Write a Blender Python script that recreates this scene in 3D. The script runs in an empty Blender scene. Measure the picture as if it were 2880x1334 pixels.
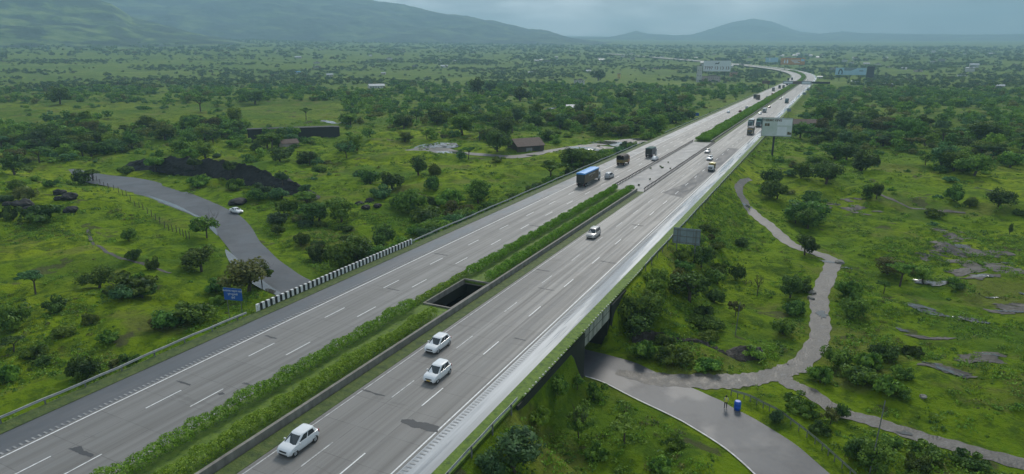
import bpy, bmesh, math, random
import numpy as np
from mathutils import Vector, Matrix
random.seed(7); rng=np.random.default_rng(7)
SC=bpy.context.scene; COL=SC.collection
R=math.radians
# ------------------------------------------------------------------ camera
CAMX,CAMY,CAMZ=46.0,0.0,34.0
PIT,PSI=R(15.75),R(26.32)
cd=bpy.data.cameras.new('camera'); cam=bpy.data.objects.new('camera',cd); COL.objects.link(cam)
cam.location=(CAMX,CAMY,CAMZ); cam.rotation_euler=(R(90)-PIT,0,PSI)
cd.sensor_width=36; cd.lens=22.25; cd.clip_start=0.5; cd.clip_end=40000
SC.camera=cam
# ------------------------------------------------------------------ sky
SUN_EL,SUN_AZ=R(40),R(-12)      # azimuth measured from +Y towards +X : a veiled sun ahead of the camera
w=bpy.data.worlds.new('World'); SC.world=w; w.use_nodes=True
nt=w.node_tree; nt.nodes.clear()
def N(t,ty,**k):
    n=t.nodes.new(ty)
    for a,b in k.items():
        if a=='inp':
            for i,v in b.items(): n.inputs[i].default_value=v
        else: setattr(n,a,b)
    return n
out=N(nt,'ShaderNodeOutputWorld'); bg=N(nt,'ShaderNodeBackground',inp={1:0.13})
sky=N(nt,'ShaderNodeTexSky',sky_type='NISHITA',sun_disc=False,sun_elevation=SUN_EL,sun_rotation=SUN_AZ,air_density=1.5,dust_density=3)
tc=N(nt,'ShaderNodeTexCoord'); L=nt.links.new
mp=N(nt,'ShaderNodeMapping',inp={'Scale':(1.6,1.6,5.5)}); L(tc.outputs['Generated'],mp.inputs[0])
nz=N(nt,'ShaderNodeTexNoise',inp={'Scale':2.6,'Detail':7,'Roughness':0.55,'Distortion':0.3}); L(mp.outputs[0],nz.inputs[0])
cr=N(nt,'ShaderNodeValToRGB'); L(nz.outputs[0],cr.inputs[0])
cr.color_ramp.elements[0].position=0.40; cr.color_ramp.elements[0].color=(1.7,2.15,2.65,1)
cr.color_ramp.elements[1].position=0.60; cr.color_ramp.elements[1].color=(5.3,5.9,6.5,1)
# thinner cloud, brighter towards the veiled sun
def sdir(el,az): return (math.cos(el)*math.sin(az),math.cos(el)*math.cos(az),math.sin(el))
dot=N(nt,'ShaderNodeVectorMath',operation='DOT_PRODUCT'); dot.inputs[1].default_value=sdir(R(14),R(-22)); L(tc.outputs['Generated'],dot.inputs[0])
mr=N(nt,'ShaderNodeMapRange',inp={1:0.78,2:1.0,3:0.68,4:1.5},interpolation_type='SMOOTHSTEP'); L(dot.outputs['Value'],mr.inputs[0])
mul=N(nt,'ShaderNodeVectorMath',operation='SCALE'); L(cr.outputs[0],mul.inputs[0]); L(mr.outputs[0],mul.inputs['Scale'])
mx=N(nt,'ShaderNodeMixRGB',inp={0:0.12}); L(mul.outputs[0],mx.inputs[1]); L(sky.outputs[0],mx.inputs[2])
dk=N(nt,'ShaderNodeVectorMath',operation='DOT_PRODUCT'); dk.inputs[1].default_value=sdir(R(7),R(22)); L(tc.outputs['Generated'],dk.inputs[0])
md=N(nt,'ShaderNodeMapRange',inp={1:0.80,2:0.99,3:1.0,4:0.42},interpolation_type='SMOOTHSTEP'); L(dk.outputs['Value'],md.inputs[0])   # darker rain cloud to the right
m2=N(nt,'ShaderNodeVectorMath',operation='SCALE'); L(mx.outputs[0],m2.inputs[0]); L(md.outputs[0],m2.inputs['Scale'])
L(m2.outputs[0],bg.inputs[0]); L(bg.outputs[0],out.inputs[0])
sd=bpy.data.lights.new('sun','SUN'); sd.energy=1.5; sd.angle=R(14); sd.color=(1,0.95,0.87)
sun=bpy.data.objects.new('sun',sd); COL.objects.link(sun)
sun.rotation_euler=Vector([-c for c in sdir(SUN_EL,SUN_AZ)]).to_track_quat('-Z','Y').to_euler()
SC.view_settings.view_transform='Standard'; SC.view_settings.look='None'; SC.view_settings.exposure=0.64; SC.view_settings.gamma=1
SC.cycles.volume_bounces=1
HAZE=1.85e-4
# ------------------------------------------------------------------ helpers
def tag(o,label=None,cat=None,group=None,kind=None):
    if label: o['label']=label
    if cat: o['category']=cat
    if group: o['group']=group
    if kind: o['kind']=kind
    return o
def empty(name,loc=(0,0,0),rz=0,label=None,cat=None,group=None):
    o=bpy.data.objects.new(name,None); COL.objects.link(o); o.location=loc; o.rotation_euler=(0,0,rz); o.empty_display_size=.5
    return tag(o,label,cat,group)
def link(name,me,mats=None,parent=None):
    if mats is not None:
        for m in (mats if isinstance(mats,(list,tuple)) else [mats]): me.materials.append(m)
    o=bpy.data.objects.new(name,me); COL.objects.link(o)
    if parent: o.parent=parent
    return o
def npmesh(name,V,F,mi=None,smooth=False):
    V=np.asarray(V,np.float32); F=np.asarray(F,np.int32); me=bpy.data.meshes.new(name); k=F.shape[1]
    me.vertices.add(len(V)); me.vertices.foreach_set('co',V.ravel())
    me.loops.add(F.size); me.loops.foreach_set('vertex_index',F.ravel())
    me.polygons.add(len(F)); me.polygons.foreach_set('loop_start',np.arange(0,F.size,k,dtype=np.int32))
    if mi is not None: me.polygons.foreach_set('material_index',np.asarray(mi,np.int32))
    me.polygons.foreach_set('use_smooth',np.full(len(F),smooth))
    me.update(calc_edges=True); return me
class MB:
    """collects shapes into one mesh"""
    def __init__(s): s.v=[]; s.f=[]; s.m=[]
    def add(s,vs,fs,m=0):
        b=len(s.v); s.v+= [tuple(v) for v in vs]; s.f+=[[i+b for i in f] for f in fs]; s.m+=[m]*len(fs); return s
    def box(s,x0,x1,y0,y1,z0,z1,m=0):
        vs=[(x0,y0,z0),(x1,y0,z0),(x1,y1,z0),(x0,y1,z0),(x0,y0,z1),(x1,y0,z1),(x1,y1,z1),(x0,y1,z1)]
        return s.add(vs,[(0,3,2,1),(4,5,6,7),(0,1,5,4),(1,2,6,5),(2,3,7,6),(3,0,4,7)],m)
    def tube(s,p,q,r0,r1=None,n=8,m=0):
        r1=r0 if r1 is None else r1; p=Vector(p);q=Vector(q);d=(q-p).normalized()
        a=d.orthogonal().normalized(); b=d.cross(a)
        vs=[p+(a*math.cos(t)+b*math.sin(t))*r0 for t in [i*2*math.pi/n for i in range(n)]]+[q+(a*math.cos(t)+b*math.sin(t))*r1 for t in [i*2*math.pi/n for i in range(n)]]
        return s.add(vs,[(i,(i+1)%n,n+(i+1)%n,n+i) for i in range(n)]+[tuple(range(n-1,-1,-1)),tuple(range(n,2*n))],m)
    def loft(s,rings,m=0,cap=True,closed=True):
        n=len(rings[0]); vs=[p for r in rings for p in r]; fs=[]
        for i in range(len(rings)-1):
            for j in range(n if closed else n-1):
                k=(j+1)%n; fs.append((i*n+j,i*n+k,(i+1)*n+k,(i+1)*n+j))
        if cap: fs+= [tuple(range(n-1,-1,-1)),tuple((len(rings)-1)*n+j for j in range(n))]
        return s.add(vs,fs,m)
    def build(s,name,mats,parent=None,smooth=False,bevel=0,loc=None,rot=None):
        me=bpy.data.meshes.new(name); me.from_pydata(s.v,[],s.f)
        for p,mi in zip(me.polygons,s.m): p.material_index=mi; p.use_smooth=smooth
        bm=bmesh.new(); bm.from_mesh(me)
        bmesh.ops.recalc_face_normals(bm,faces=bm.faces)
        if bevel: bmesh.ops.bevel(bm,geom=[e for e in bm.edges if len(e.link_faces)==2 and e.calc_face_angle(0)>R(25)],offset=bevel,segments=2,affect='EDGES',profile=.6,clamp_overlap=True)
        bm.to_mesh(me); bm.free()
        if smooth:
            for p in me.polygons: p.use_smooth=True
        o=link(name,me,mats,parent)
        if loc is not None: o.location=loc
        if rot is not None: o.rotation_euler=rot
        return o
def dup(o,parent=None):
    c=o.copy(); COL.objects.link(c)
    if parent: c.parent=parent
    for ch in [x for x in o.children]: dup(ch,c)
    return c
# ------------------------------------------------------------------ materials
def mat(name,col,rough=.6,metal=0,spec=.5,emit=None):
    m=bpy.data.materials.new(name); m.use_nodes=True; b=m.node_tree.nodes['Principled BSDF']
    b.inputs['Base Color'].default_value=(*col,1); b.inputs['Roughness'].default_value=rough; b.inputs['Metallic'].default_value=metal
    b.inputs['Specular IOR Level'].default_value=spec; return m
def nmat(name,stops,scale=1.0,detail=5,rough=(.8,.8),bump=0,bscale=None,metal=0,spec=.4,stretch=(1,1,1),distort=0):
    """noise driven colour, roughness and bump in metres"""
    m=mat(name,stops[0][1],metal=metal,spec=spec); t=m.node_tree; b=t.nodes['Principled BSDF']; l=t.links.new
    tc=N(t,'ShaderNodeTexCoord'); mp=N(t,'ShaderNodeMapping',inp={'Scale':stretch}); l(tc.outputs['Object'],mp.inputs[0])
    n=N(t,'ShaderNodeTexNoise',inp={'Scale':scale,'Detail':detail,'Roughness':.6,'Distortion':distort}); l(mp.outputs[0],n.inputs[0])
    c=N(t,'ShaderNodeValToRGB'); l(n.outputs[0],c.inputs[0]); e=c.color_ramp.elements
    while len(e)<len(stops): e.new(.5)
    for el,(p,co) in zip(e,stops): el.position=p; el.color=(*co,1)
    l(c.outputs[0],b.inputs['Base Color'])
    r=N(t,'ShaderNodeMapRange',inp={1:.35,2:.65,3:rough[0],4:rough[1]}); l(n.outputs[0],r.inputs[0]); l(r.outputs[0],b.inputs['Roughness'])
    if bump:
        n2=N(t,'ShaderNodeTexNoise',inp={'Scale':bscale or scale*4,'Detail':4}); l(mp.outputs[0],n2.inputs[0])
        bp=N(t,'ShaderNodeBump',inp={'Strength':.7,'Distance':bump}); l(n2.outputs[0],bp.inputs['Height']); l(bp.outputs[0],b.inputs['Normal'])
    return m
def mixn(t,fac,a,b,mode='MIX'):
    m=N(t,'ShaderNodeMixRGB',blend_type=mode)
    for i,v in enumerate((fac,a,b)):
        if isinstance(v,(tuple,list)): m.inputs[i].default_value=(*v,1) if len(v)==3 else v
        elif isinstance(v,(int,float)): m.inputs[i].default_value=v
        else: t.links.new(v,m.inputs[i])
    return m.outputs[0]
def noise(t,vec,scale,detail=4,rough=.55,lo=.4,hi=.6,dist=0):
    n=N(t,'ShaderNodeTexNoise',inp={'Scale':scale,'Detail':detail,'Roughness':rough,'Distortion':dist}); t.links.new(vec,n.inputs[0])
    r=N(t,'ShaderNodeMapRange',inp={1:lo,2:hi,3:0,4:1},interpolation_type='SMOOTHSTEP'); t.links.new(n.outputs[0],r.inputs[0]); return r.outputs[0]
def math_(t,op,a,b=None,c=None):
    m=N(t,'ShaderNodeMath',operation=op)
    for i,v in enumerate((a,b,c)):
        if v is None: continue
        if isinstance(v,(int,float)): m.inputs[i].default_value=v
        else: t.links.new(v,m.inputs[i])
    return m.outputs[0]
def mapped(t,vec,sc,loc=(0,0,0)):
    m=N(t,'ShaderNodeMapping',inp={'Scale':sc,'Location':loc}); t.links.new(vec,m.inputs[0]); return m.outputs[0]
def grass_material(name='grass_ground'):
    m=mat(name,(.1,.15,.03),.9,spec=.05); t=m.node_tree; b=t.nodes['Principled BSDF']; l=t.links.new
    v=N(t,'ShaderNodeTexCoord').outputs['Object']
    big=noise(t,v,.013,4,lo=.38,hi=.62,dist=.4); mid=noise(t,v,.07,5,lo=.38,hi=.64,dist=.6); fine=noise(t,v,.9,5,.65,lo=.35,hi=.68); fine2=noise(t,v,.28,6,.65,lo=.46,hi=.62)
    sep=N(t,'ShaderNodeSeparateXYZ'); l(v,sep.inputs[0])
    c=mixn(t,big,(.11,.205,.006),(.25,.325,.010))
    c=mixn(t,mid,c,(.14,.23,.008))
    # fields further out: irregular plots of different crops
    vo=N(t,'ShaderNodeTexVoronoi',feature='F1',distance='CHEBYCHEV',inp={'Scale':.014,'Randomness':.8}); l(mapped(t,v,(1,.7,1)),vo.inputs[0])
    hsv=N(t,'ShaderNodeValToRGB'); sx=N(t,'ShaderNodeSeparateXYZ'); l(vo.outputs['Color'],sx.inputs[0]); l(sx.outputs[0],hsv.inputs[0])
    e=hsv.color_ramp.elements; e[0].color=(.055,.10,.015,1); e[1].color=(.20,.25,.05,1)
    for p,co in ((.3,(.10,.16,.018)),(.55,(.16,.21,.025)),(.8,(.08,.14,.02))): x=e.new(p); x.color=(*co,1)
    d=N(t,'ShaderNodeVectorMath',operation='LENGTH'); l(v,d.inputs[0])
    far=N(t,'ShaderNodeMapRange',inp={1:240,2:420,3:0,4:.85},interpolation_type='SMOOTHSTEP'); l(d.outputs['Value'],far.inputs[0])
    c=mixn(t,far.outputs[0],c,hsv.outputs[0])
    # dark scrubby weeds, dry tufts and bare soil
    c=mixn(t,math_(t,'MULTIPLY',fine2,.75),c,(.034,.080,.008))
    c=mixn(t,math_(t,'MULTIPLY',fine,.35),c,(.22,.29,.018))
    tuft=noise(t,mapped(t,v,(1,1,1),(5,50,0)),.55,7,.75,lo=.52,hi=.60); c=mixn(t,math_(t,'MULTIPLY',tuft,.65),c,(.05,.10,.010)); dry=noise(t,mapped(t,v,(1,1,1),(77,12,0)),.045,6,.65,lo=.54,hi=.62); c=mixn(t,math_(t,'MULTIPLY',dry,.5),c,(.17,.165,.05)); lush=noise(t,mapped(t,v,(1,1,1),(19,42,0)),.03,5,.6,lo=.52,hi=.60); c=mixn(t,math_(t,'MULTIPLY',lush,.6),c,(.065,.135,.014))
    soil=noise(t,mapped(t,v,(1,1,1),(31,7,0)),.11,6,.6,lo=.625,hi=.66)
    c=mixn(t,math_(t,'MULTIPLY',soil,.7),c,(.085,.075,.05))
    l(c,b.inputs['Base Color'])
    n=N(t,'ShaderNodeTexNoise',inp={'Scale':1.1,'Detail':8,'Roughness':.72}); l(v,n.inputs[0])
    bp=N(t,'ShaderNodeBump',inp={'Strength':1,'Distance':.8}); l(n.outputs[0],bp.inputs['Height']); l(bp.outputs[0],b.inputs['Normal'])
    return m
M={}
M['grass']=grass_material()
def foliage(name,dark,light,tr=.30,vary=True):
    m=bpy.data.materials.new(name); m.use_nodes=True; t=m.node_tree; t.nodes.clear(); l=t.links.new
    o=N(t,'ShaderNodeOutputMaterial'); v=N(t,'ShaderNodeTexCoord').outputs['Object']
    a=noise(t,v,2.2,4,lo=.36,hi=.66); oi=N(t,'ShaderNodeObjectInfo')
    c=mixn(t,a,dark,light); hs=N(t,'ShaderNodeHueSaturation'); l(c,hs.inputs['Color'])
    r=N(t,'ShaderNodeMapRange',inp={1:0,2:1,3:.62 if vary else 1,4:1.5 if vary else 1}); l(oi.outputs['Random'],r.inputs[0]); l(r.outputs[0],hs.inputs['Value'])
    r2=N(t,'ShaderNodeMapRange',inp={1:0,2:1,3:.478,4:.512}); l(oi.outputs['Random'],r2.inputs[0]); l(r2.outputs[0],hs.inputs['Hue'])
    d=N(t,'ShaderNodeBsdfDiffuse'); tl=N(t,'ShaderNodeBsdfTranslucent'); g=N(t,'ShaderNodeBsdfGlossy',inp={'Roughness':.5}); g.inputs[0].default_value=(.7,.8,.9,1)
    ms=N(t,'ShaderNodeMixShader',inp={0:tr}); ms2=N(t,'ShaderNodeMixShader',inp={0:.02})
    l(hs.outputs[0],d.inputs[0]); l(hs.outputs[0],tl.inputs[0]); l(d.outputs[0],ms.inputs[1]); l(tl.outputs[0],ms.inputs[2]); l(ms.outputs[0],ms2.inputs[1]); l(g.outputs[0],ms2.inputs[2]); l(ms2.outputs[0],o.inputs[0])
    return m
FOL=[foliage('leaves_dark',(.028,.070,.012),(.125,.225,.034)),foliage('leaves_mid',(.046,.108,.012),(.185,.30,.036)),
     foliage('leaves_light',(.082,.155,.014),(.22,.32,.036)),foliage('leaves_olive',(.066,.084,.018),(.20,.21,.05)),foliage('leaves_blue_green',(.034,.082,.026),(.12,.22,.07))]
M['hedge']=foliage('hedge_leaves',(.10,.22,.012),(.25,.42,.034),.3,vary=False)
M['bark']=nmat('bark',[(.3,(.05,.04,.03)),(.7,(.11,.09,.07))],scale=6,bump=.02)
M['rock']=nmat('basalt_and_bank_shade',[(.3,(.006,.007,.007)),(.55,(.016,.017,.017)),(.8,(.045,.045,.04))],scale=.9,bump=.2,bscale=2)  # own black of the boulders; on the cut bank it also carries shade
M['mud']=nmat('wet_mud',[(.3,(.028,.026,.02)),(.45,(.06,.054,.044)),(.55,(.085,.078,.066)),(.7,(.15,.14,.13))],scale=.9,rough=(.6,.9),bump=.12,bscale=2)
M['track']=nmat('stony_wet_track',[(.33,(.045,.042,.034)),(.45,(.085,.078,.068)),(.56,(.125,.116,.105)),(.68,(.20,.19,.18))],scale=.75,detail=8,rough=(.42,.75),bump=.12,bscale=4,stretch=(1,.7,1))
M['puddle']=nmat('puddle_water',[(.3,(.05,.05,.045)),(.7,(.09,.09,.08))],scale=.5,rough=(.02,.09),spec=.9)
M['conc']=nmat('old_concrete',[(.3,(.13,.12,.105)),(.6,(.24,.23,.20)),(.8,(.31,.30,.27))],scale=1.1,stretch=(1,1,.35),bump=.02,bscale=6,rough=(.7,.9))
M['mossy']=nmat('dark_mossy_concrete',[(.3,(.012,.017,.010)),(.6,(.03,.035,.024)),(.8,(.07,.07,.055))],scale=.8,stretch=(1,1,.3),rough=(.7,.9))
M['white']=nmat('worn_white_paint',[(.3,(.46,.46,.45)),(.5,(.74,.74,.73)),(.7,(.84,.84,.83))],scale=2.5,rough=(.5,.7))
M['faint']=nmat('faded_white_paint',[(.35,(.27,.27,.265)),(.55,(.52,.52,.51)),(.7,(.62,.62,.61))],scale=1.4,rough=(.5,.7))
M['black']=nmat('black_paint',[(.3,(.012,.013,.012)),(.8,(.035,.037,.032))],scale=3,rough=(.5,.8))
M['steel']=nmat('galvanised_steel',[(.3,(.30,.31,.31)),(.7,(.46,.47,.46))],scale=2,rough=(.35,.55),metal=.6)
M['post']=nmat('weathered_post',[(.3,(.10,.11,.10)),(.7,(.20,.21,.20))],scale=3)
M['glass']=mat('dark_glass',(.018,.028,.032),.06,spec=.8)
M['tyre']=mat('tyre_rubber',(.012,.012,.013),.85,spec=.2)
M['rim']=mat('alloy_rim',(.42,.43,.44),.35,.7)
M['lamp']=mat('headlight_glass',(.55,.58,.6),.12,spec=.8)
M['tail']=mat('tail_light_red',(.30,.015,.012),.2)
M['trim']=mat('black_plastic_trim',(.02,.021,.022),.5)
M['plateW']=mat('white_number_plate',(.6,.6,.58),.5); M['plateY']=mat('yellow_number_plate',(.6,.38,.03),.5)
M['chassis']=mat('truck_chassis',(.02,.02,.02),.7)
def paint(name,c,rough=.25): 
    m=mat(name,c,rough); m.node_tree.nodes['Principled BSDF'].inputs['Coat Weight'].default_value=.6; return m
P={'white':paint('white_car_paint',(.72,.74,.75)),'silver':paint('silver_car_paint',(.42,.43,.44),.3),'red':paint('dark_red_paint',(.16,.03,.025)),'grey':paint('grey_paint',(.16,.18,.2)),
   'beige':paint('beige_silver_paint',(.50,.47,.44),.3)}
M['brown_side']=nmat('brown_corrugated_side',[(.3,(.13,.10,.07)),(.7,(.18,.145,.10))],scale=.7)
M['dark_side']=nmat('dark_rear_doors',[(.3,(.035,.04,.035)),(.7,(.06,.062,.055))],scale=1)
M['blue_tarp']=nmat('blue_tarpaulin',[(.3,(.05,.25,.62)),(.7,(.10,.36,.75))],scale=1.2,rough=(.4,.6),bump=.05,bscale=2)
M['brown_tarp']=nmat('brown_tarpaulin',[(.3,(.08,.065,.055)),(.7,(.13,.105,.09))],scale=1,bump=.04,bscale=2)
M['grey_tarp']=nmat('grey_tarpaulin',[(.3,(.16,.15,.15)),(.7,(.25,.24,.24))],scale=1,bump=.04,bscale=2)
M['green_box']=nmat('dark_green_cargo',[(.3,(.02,.07,.06)),(.7,(.035,.10,.085))],scale=1)
M['ochre']=nmat('ochre_truck_tail',[(.3,(.14,.10,.03)),(.7,(.24,.17,.05))],scale=2)
M['cab_white']=paint('white_cab_paint',(.58,.6,.6),.35); M['cab_orange']=paint('orange_cab_paint',(.42,.16,.05),.35); M['cab_teal']=paint('teal_cab_paint',(.04,.16,.16),.35); M['cab_yel']=paint('yellow_cab_paint',(.55,.42,.07),.35)
# ------------------------------------------------------------------ numpy noise
_perm=rng.random((256,256)).astype(np.float64)
def vnoise(x,y):
    xi=np.floor(x).astype(int); yi=np.floor(y).astype(int); fx=x-xi; fy=y-yi
    fx=fx*fx*fx*(fx*(fx*6-15)+10); fy=fy*fy*fy*(fy*(fy*6-15)+10)
    g=lambda a,b:_perm[a&255,b&255]
    return (g(xi,yi)*(1-fx)+g(xi+1,yi)*fx)*(1-fy)+(g(xi,yi+1)*(1-fx)+g(xi+1,yi+1)*fx)*fy
def fbm(x,y,o=4):
    s=0;a=1;t=0
    for i in range(o): s=s+a*(vnoise(x+17.3*i,y-9.1*i)*2-1); t+=a; a*=.5; x=x*2.03; y=y*2.03
    return s/t
def sstep(a,b,x): t=np.clip((x-a)/(b-a),0,1); return t*t*(3-2*t)
# ------------------------------------------------------------------ terrain height
def polyd(x,y,P_):
    """distance to a polyline (points x,y)"""
    d=np.full(np.shape(x),1e9)
    for (ax,ay),(bx,by) in zip(P_[:-1],P_[1:]):
        vx,vy=bx-ax,by-ay; t=np.clip(((x-ax)*vx+(y-ay)*vy)/(vx*vx+vy*vy+1e-9),0,1)
        d=np.minimum(d,np.hypot(x-ax-t*vx,y-ay-t*vy))
    return d
def rise(x,y):
    d=np.hypot(x-CAMX,y); t=np.maximum(0,d-1100); az=np.degrees(np.arctan2(x-CAMX,y))
    k=.030+.017*np.clip((10-az)/60,0,1); return k*t*t/(t+300)
def smooth_poly(pts,n=8):
    out=[]; q=[2*np.array(pts[0],float)-np.array(pts[1],float)]+[np.array(p,float) for p in pts]+[2*np.array(pts[-1],float)-np.array(pts[-2],float)]
    for i in range(1,len(q)-2):
        for k in range(n):
            t=k/n; out.append(.5*((2*q[i])+(-q[i-1]+q[i+1])*t+(2*q[i-1]-5*q[i]+4*q[i+1]-q[i+2])*t*t+(-q[i-1]+3*q[i]-3*q[i+1]+q[i+2])*t**3))
    out.append(q[-2]); return [tuple(p) for p in out]
CURVE=smooth_poly([(0,1100),(-1,1220),(-8,1330),(-24,1430),(-52,1540),(-92,1640),(-140,1735),(-200,1840),(-280,1960),(-400,2120),(-560,2320),(-800,2600)],6)
CL=[(0,-60),(0,1100)]+CURVE[1:]
def hoff(x,y):
    """signed distance from the expressway centre"""
    if np.ndim(x)==0: x=np.array([float(x)]);y=np.array([float(y)])
    far=y>1090; r=np.array(x,float)
    if far.any():
        d=polyd(x[far],y[far],CL[1:]); cx=np.interp(y[far],[p[1] for p in CL[1:]],[p[0] for p in CL[1:]]); r[far]=np.where(x[far]>cx,d,-d)
    return r
SIDE_R=[(-22,77),(-17,76.9),(-12,76.8),(-6,76.6),(0,76.5),(6,76.4),(11,76.3),(16,76.2),(21,75.9),(25,75.2),(30,73),(35,71),(38,69.5),(43,66.2),(47.5,61.5),(51,56),(55,48),(58,38),(60,26)]
SIDE_L=[(-210,139.5),(-184,133),(-160,131),(-128,122.5),(-107,116),(-89,108.5),(-68,95.5),(-52,86.5),(-38,80.8),(-22,77.4)]
SIDE=SIDE_L+SIDE_R[1:]
def zb(x,y):
    x=np.asarray(x,float); y=np.asarray(y,float); sh=x.shape; x=x.ravel(); y=y.ravel()
    base=-6.5+4.3*sstep(110,300,y)+rise(x,y)
    o=hoff(x,y); e=np.maximum(np.maximum(o-20.8,-22.3-o),0)
    wall=sstep(50,54,y)*(1-sstep(84,90,y)); slope=.55+3.5*wall
    hz=rise(0*x+0,y)*(y>0)
    top=np.where(y>1090,rise(x,y),0)-.35
    z=np.maximum(base,top-e*slope); z=np.where(e<=0,top,z)
    inside=(e<=0)&(y>70.5)&(y<83.5)
    z=np.where(inside,-6.6,z)
    d=polyd(x,y,SIDE)-2.4*sstep(-58,-95,x)*0-2.6*(x<-58)*sstep(58,95,-x); m=1-sstep(4.9,8.8,d); m=np.where((e>0)|inside,m,0)
    z=z*(1-m)+(-6.56)*m
    return z.reshape(sh)
def camray(u,v):
    u,v=u/.89444-1440,667-v/.89444; F=1780.
    f=F*math.cos(PIT)+v*math.sin(PIT); z=-F*math.sin(PIT)+v*math.cos(PIT); c,s=math.cos(PSI),math.sin(PSI)
    d=np.array([u*c-f*s,u*s+f*c,z]); return d/np.linalg.norm(d)
TT=np.geomspace(25,7000,5000)
def at(u,v,fn=None):
    """ground point seen at a place in the photograph (2576 px wide)"""
    fn=fn or zb; r=camray(u,v); x=CAMX+r[0]*TT; y=r[1]*TT; z=CAMZ+r[2]*TT; h=fn(x,y); k=np.argmax(z<h)
    if z[k]>=h[k]: k=len(TT)-1
    a=(z[k-1]-h[k-1]); b=(h[k]-z[k]); s=a/(a+b+1e-9); t=TT[k-1]+(TT[k]-TT[k-1])*s
    X,Y=CAMX+r[0]*t,r[1]*t; return np.array([X,Y,float(fn(np.array([X]),np.array([Y]))[0])])
def project(p):
    d=np.asarray(p,float)-np.array([CAMX,CAMY,CAMZ]); c,s=math.cos(PSI),math.sin(PSI)
    xr=d[...,0]*c+d[...,1]*s; f=-d[...,0]*s+d[...,1]*c; fw=f*math.cos(PIT)-d[...,2]*math.sin(PIT); up=f*math.sin(PIT)+d[...,2]*math.cos(PIT)
    return (1440+1780*xr/fw)*.89444,(667-1780*up/fw)*.89444,fw
# tracks and paths (centre line through photograph points, width in metres)
TRK={
 'dirt_track':([(1700,952),(1760,960),(1830,960),(1890,955),(1945,944),(1985,930),(2010,920),(2058,862),(2063,800),(2062,745),(2085,690),(2092,655),(2040,634),(1985,612),(1940,572),(1898,540),(1872,505),(1858,478),(1868,458),(1888,451)],2.9),
 'field_track':([(1960,940),(1985,965),(2030,985),(2110,1035),(2200,1062),(2300,1095),(2420,1128),(2580,1170),(2760,1215)],2.4),
 'access_track':([(1655,349),(1600,352),(1540,360),(1490,366),(1440,372),(1380,382),(1300,395),(1240,392),(1160,386),(1100,385),(1030,380)],6.0),
}
TR={k:([tuple(at(*p)[:2]) for p in v[0]],v[1]) for k,v in TRK.items()}
TR['dirt_track']=([(24.5,75.2),(29,75.3)]+TR['dirt_track'][0][1:],2.9)
TRS={k:(smooth_poly(v[0],6),v[1]) for k,v in TR.items()}
def zt(x,y):
    x=np.asarray(x,float); y=np.asarray(y,float); sh=x.shape; x=x.ravel(); y=y.ravel()
    z=zb(x,y); o=hoff(x,y); e=np.maximum(np.maximum(o-20.8,-22.3-o),0)
    m=sstep(2,22,e)
    for P_,wd in list(TRS.values())+[(SIDE,7.2)]:
        near=(y<420)
        if near.any():
            d=np.full(x.shape,1e9); d[near]=polyd(x[near],y[near],P_[::2] if len(P_)>40 else P_); m=np.minimum(m,sstep(wd/2+.6,wd/2+7,d))
    far=sstep(300,900,y)
    b=fbm(x/46,y/46,3)*2.4*(1-.5*far)+ (1-far)*(np.abs(fbm(x/15+5,y/15,3))*2.3-.5+fbm(x/4.2,y/4.2,3)*.5)
    b=b+2.6*sstep(90,150,-x)*(1-sstep(110,150,y))*sstep(8,25,polyd(x,y,SIDE_L))
    # cut bank beyond the side road
    return (z+b*m).reshape(sh)
def zpt(x,y): return float(zt(np.array([x]),np.array([y]))[0])
def grow(a,b,step,g,lo,hi,cap=1e9):
    v=list(np.arange(a,b+1e-6,step)); s=step
    while v[-1]<hi: s=min(s*g,cap); v.append(v[-1]+s)
    s=step
    while v[0]>lo: s=min(s*g,cap); v.insert(0,v[0]-s)
    return np.array(v)
gx=grow(-180,120,1.0,1.045,-13000,13000); gy=grow(8,262,1.0,1.03,-300,13500)
X,Y=np.meshgrid(gx,gy); Z=zt(X,Y)
V=np.stack([X,Y,Z],-1).reshape(-1,3); nx=len(gx); ny=len(gy)
i,j=np.meshgrid(np.arange(nx-1),np.arange(ny-1)); a=(j*nx+i).ravel(); F_=np.stack([a,a+1,a+nx+1,a+nx],1)
tag(link('ground',npmesh('ground',V,F_,smooth=True),M['grass']),kind='structure')
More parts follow.
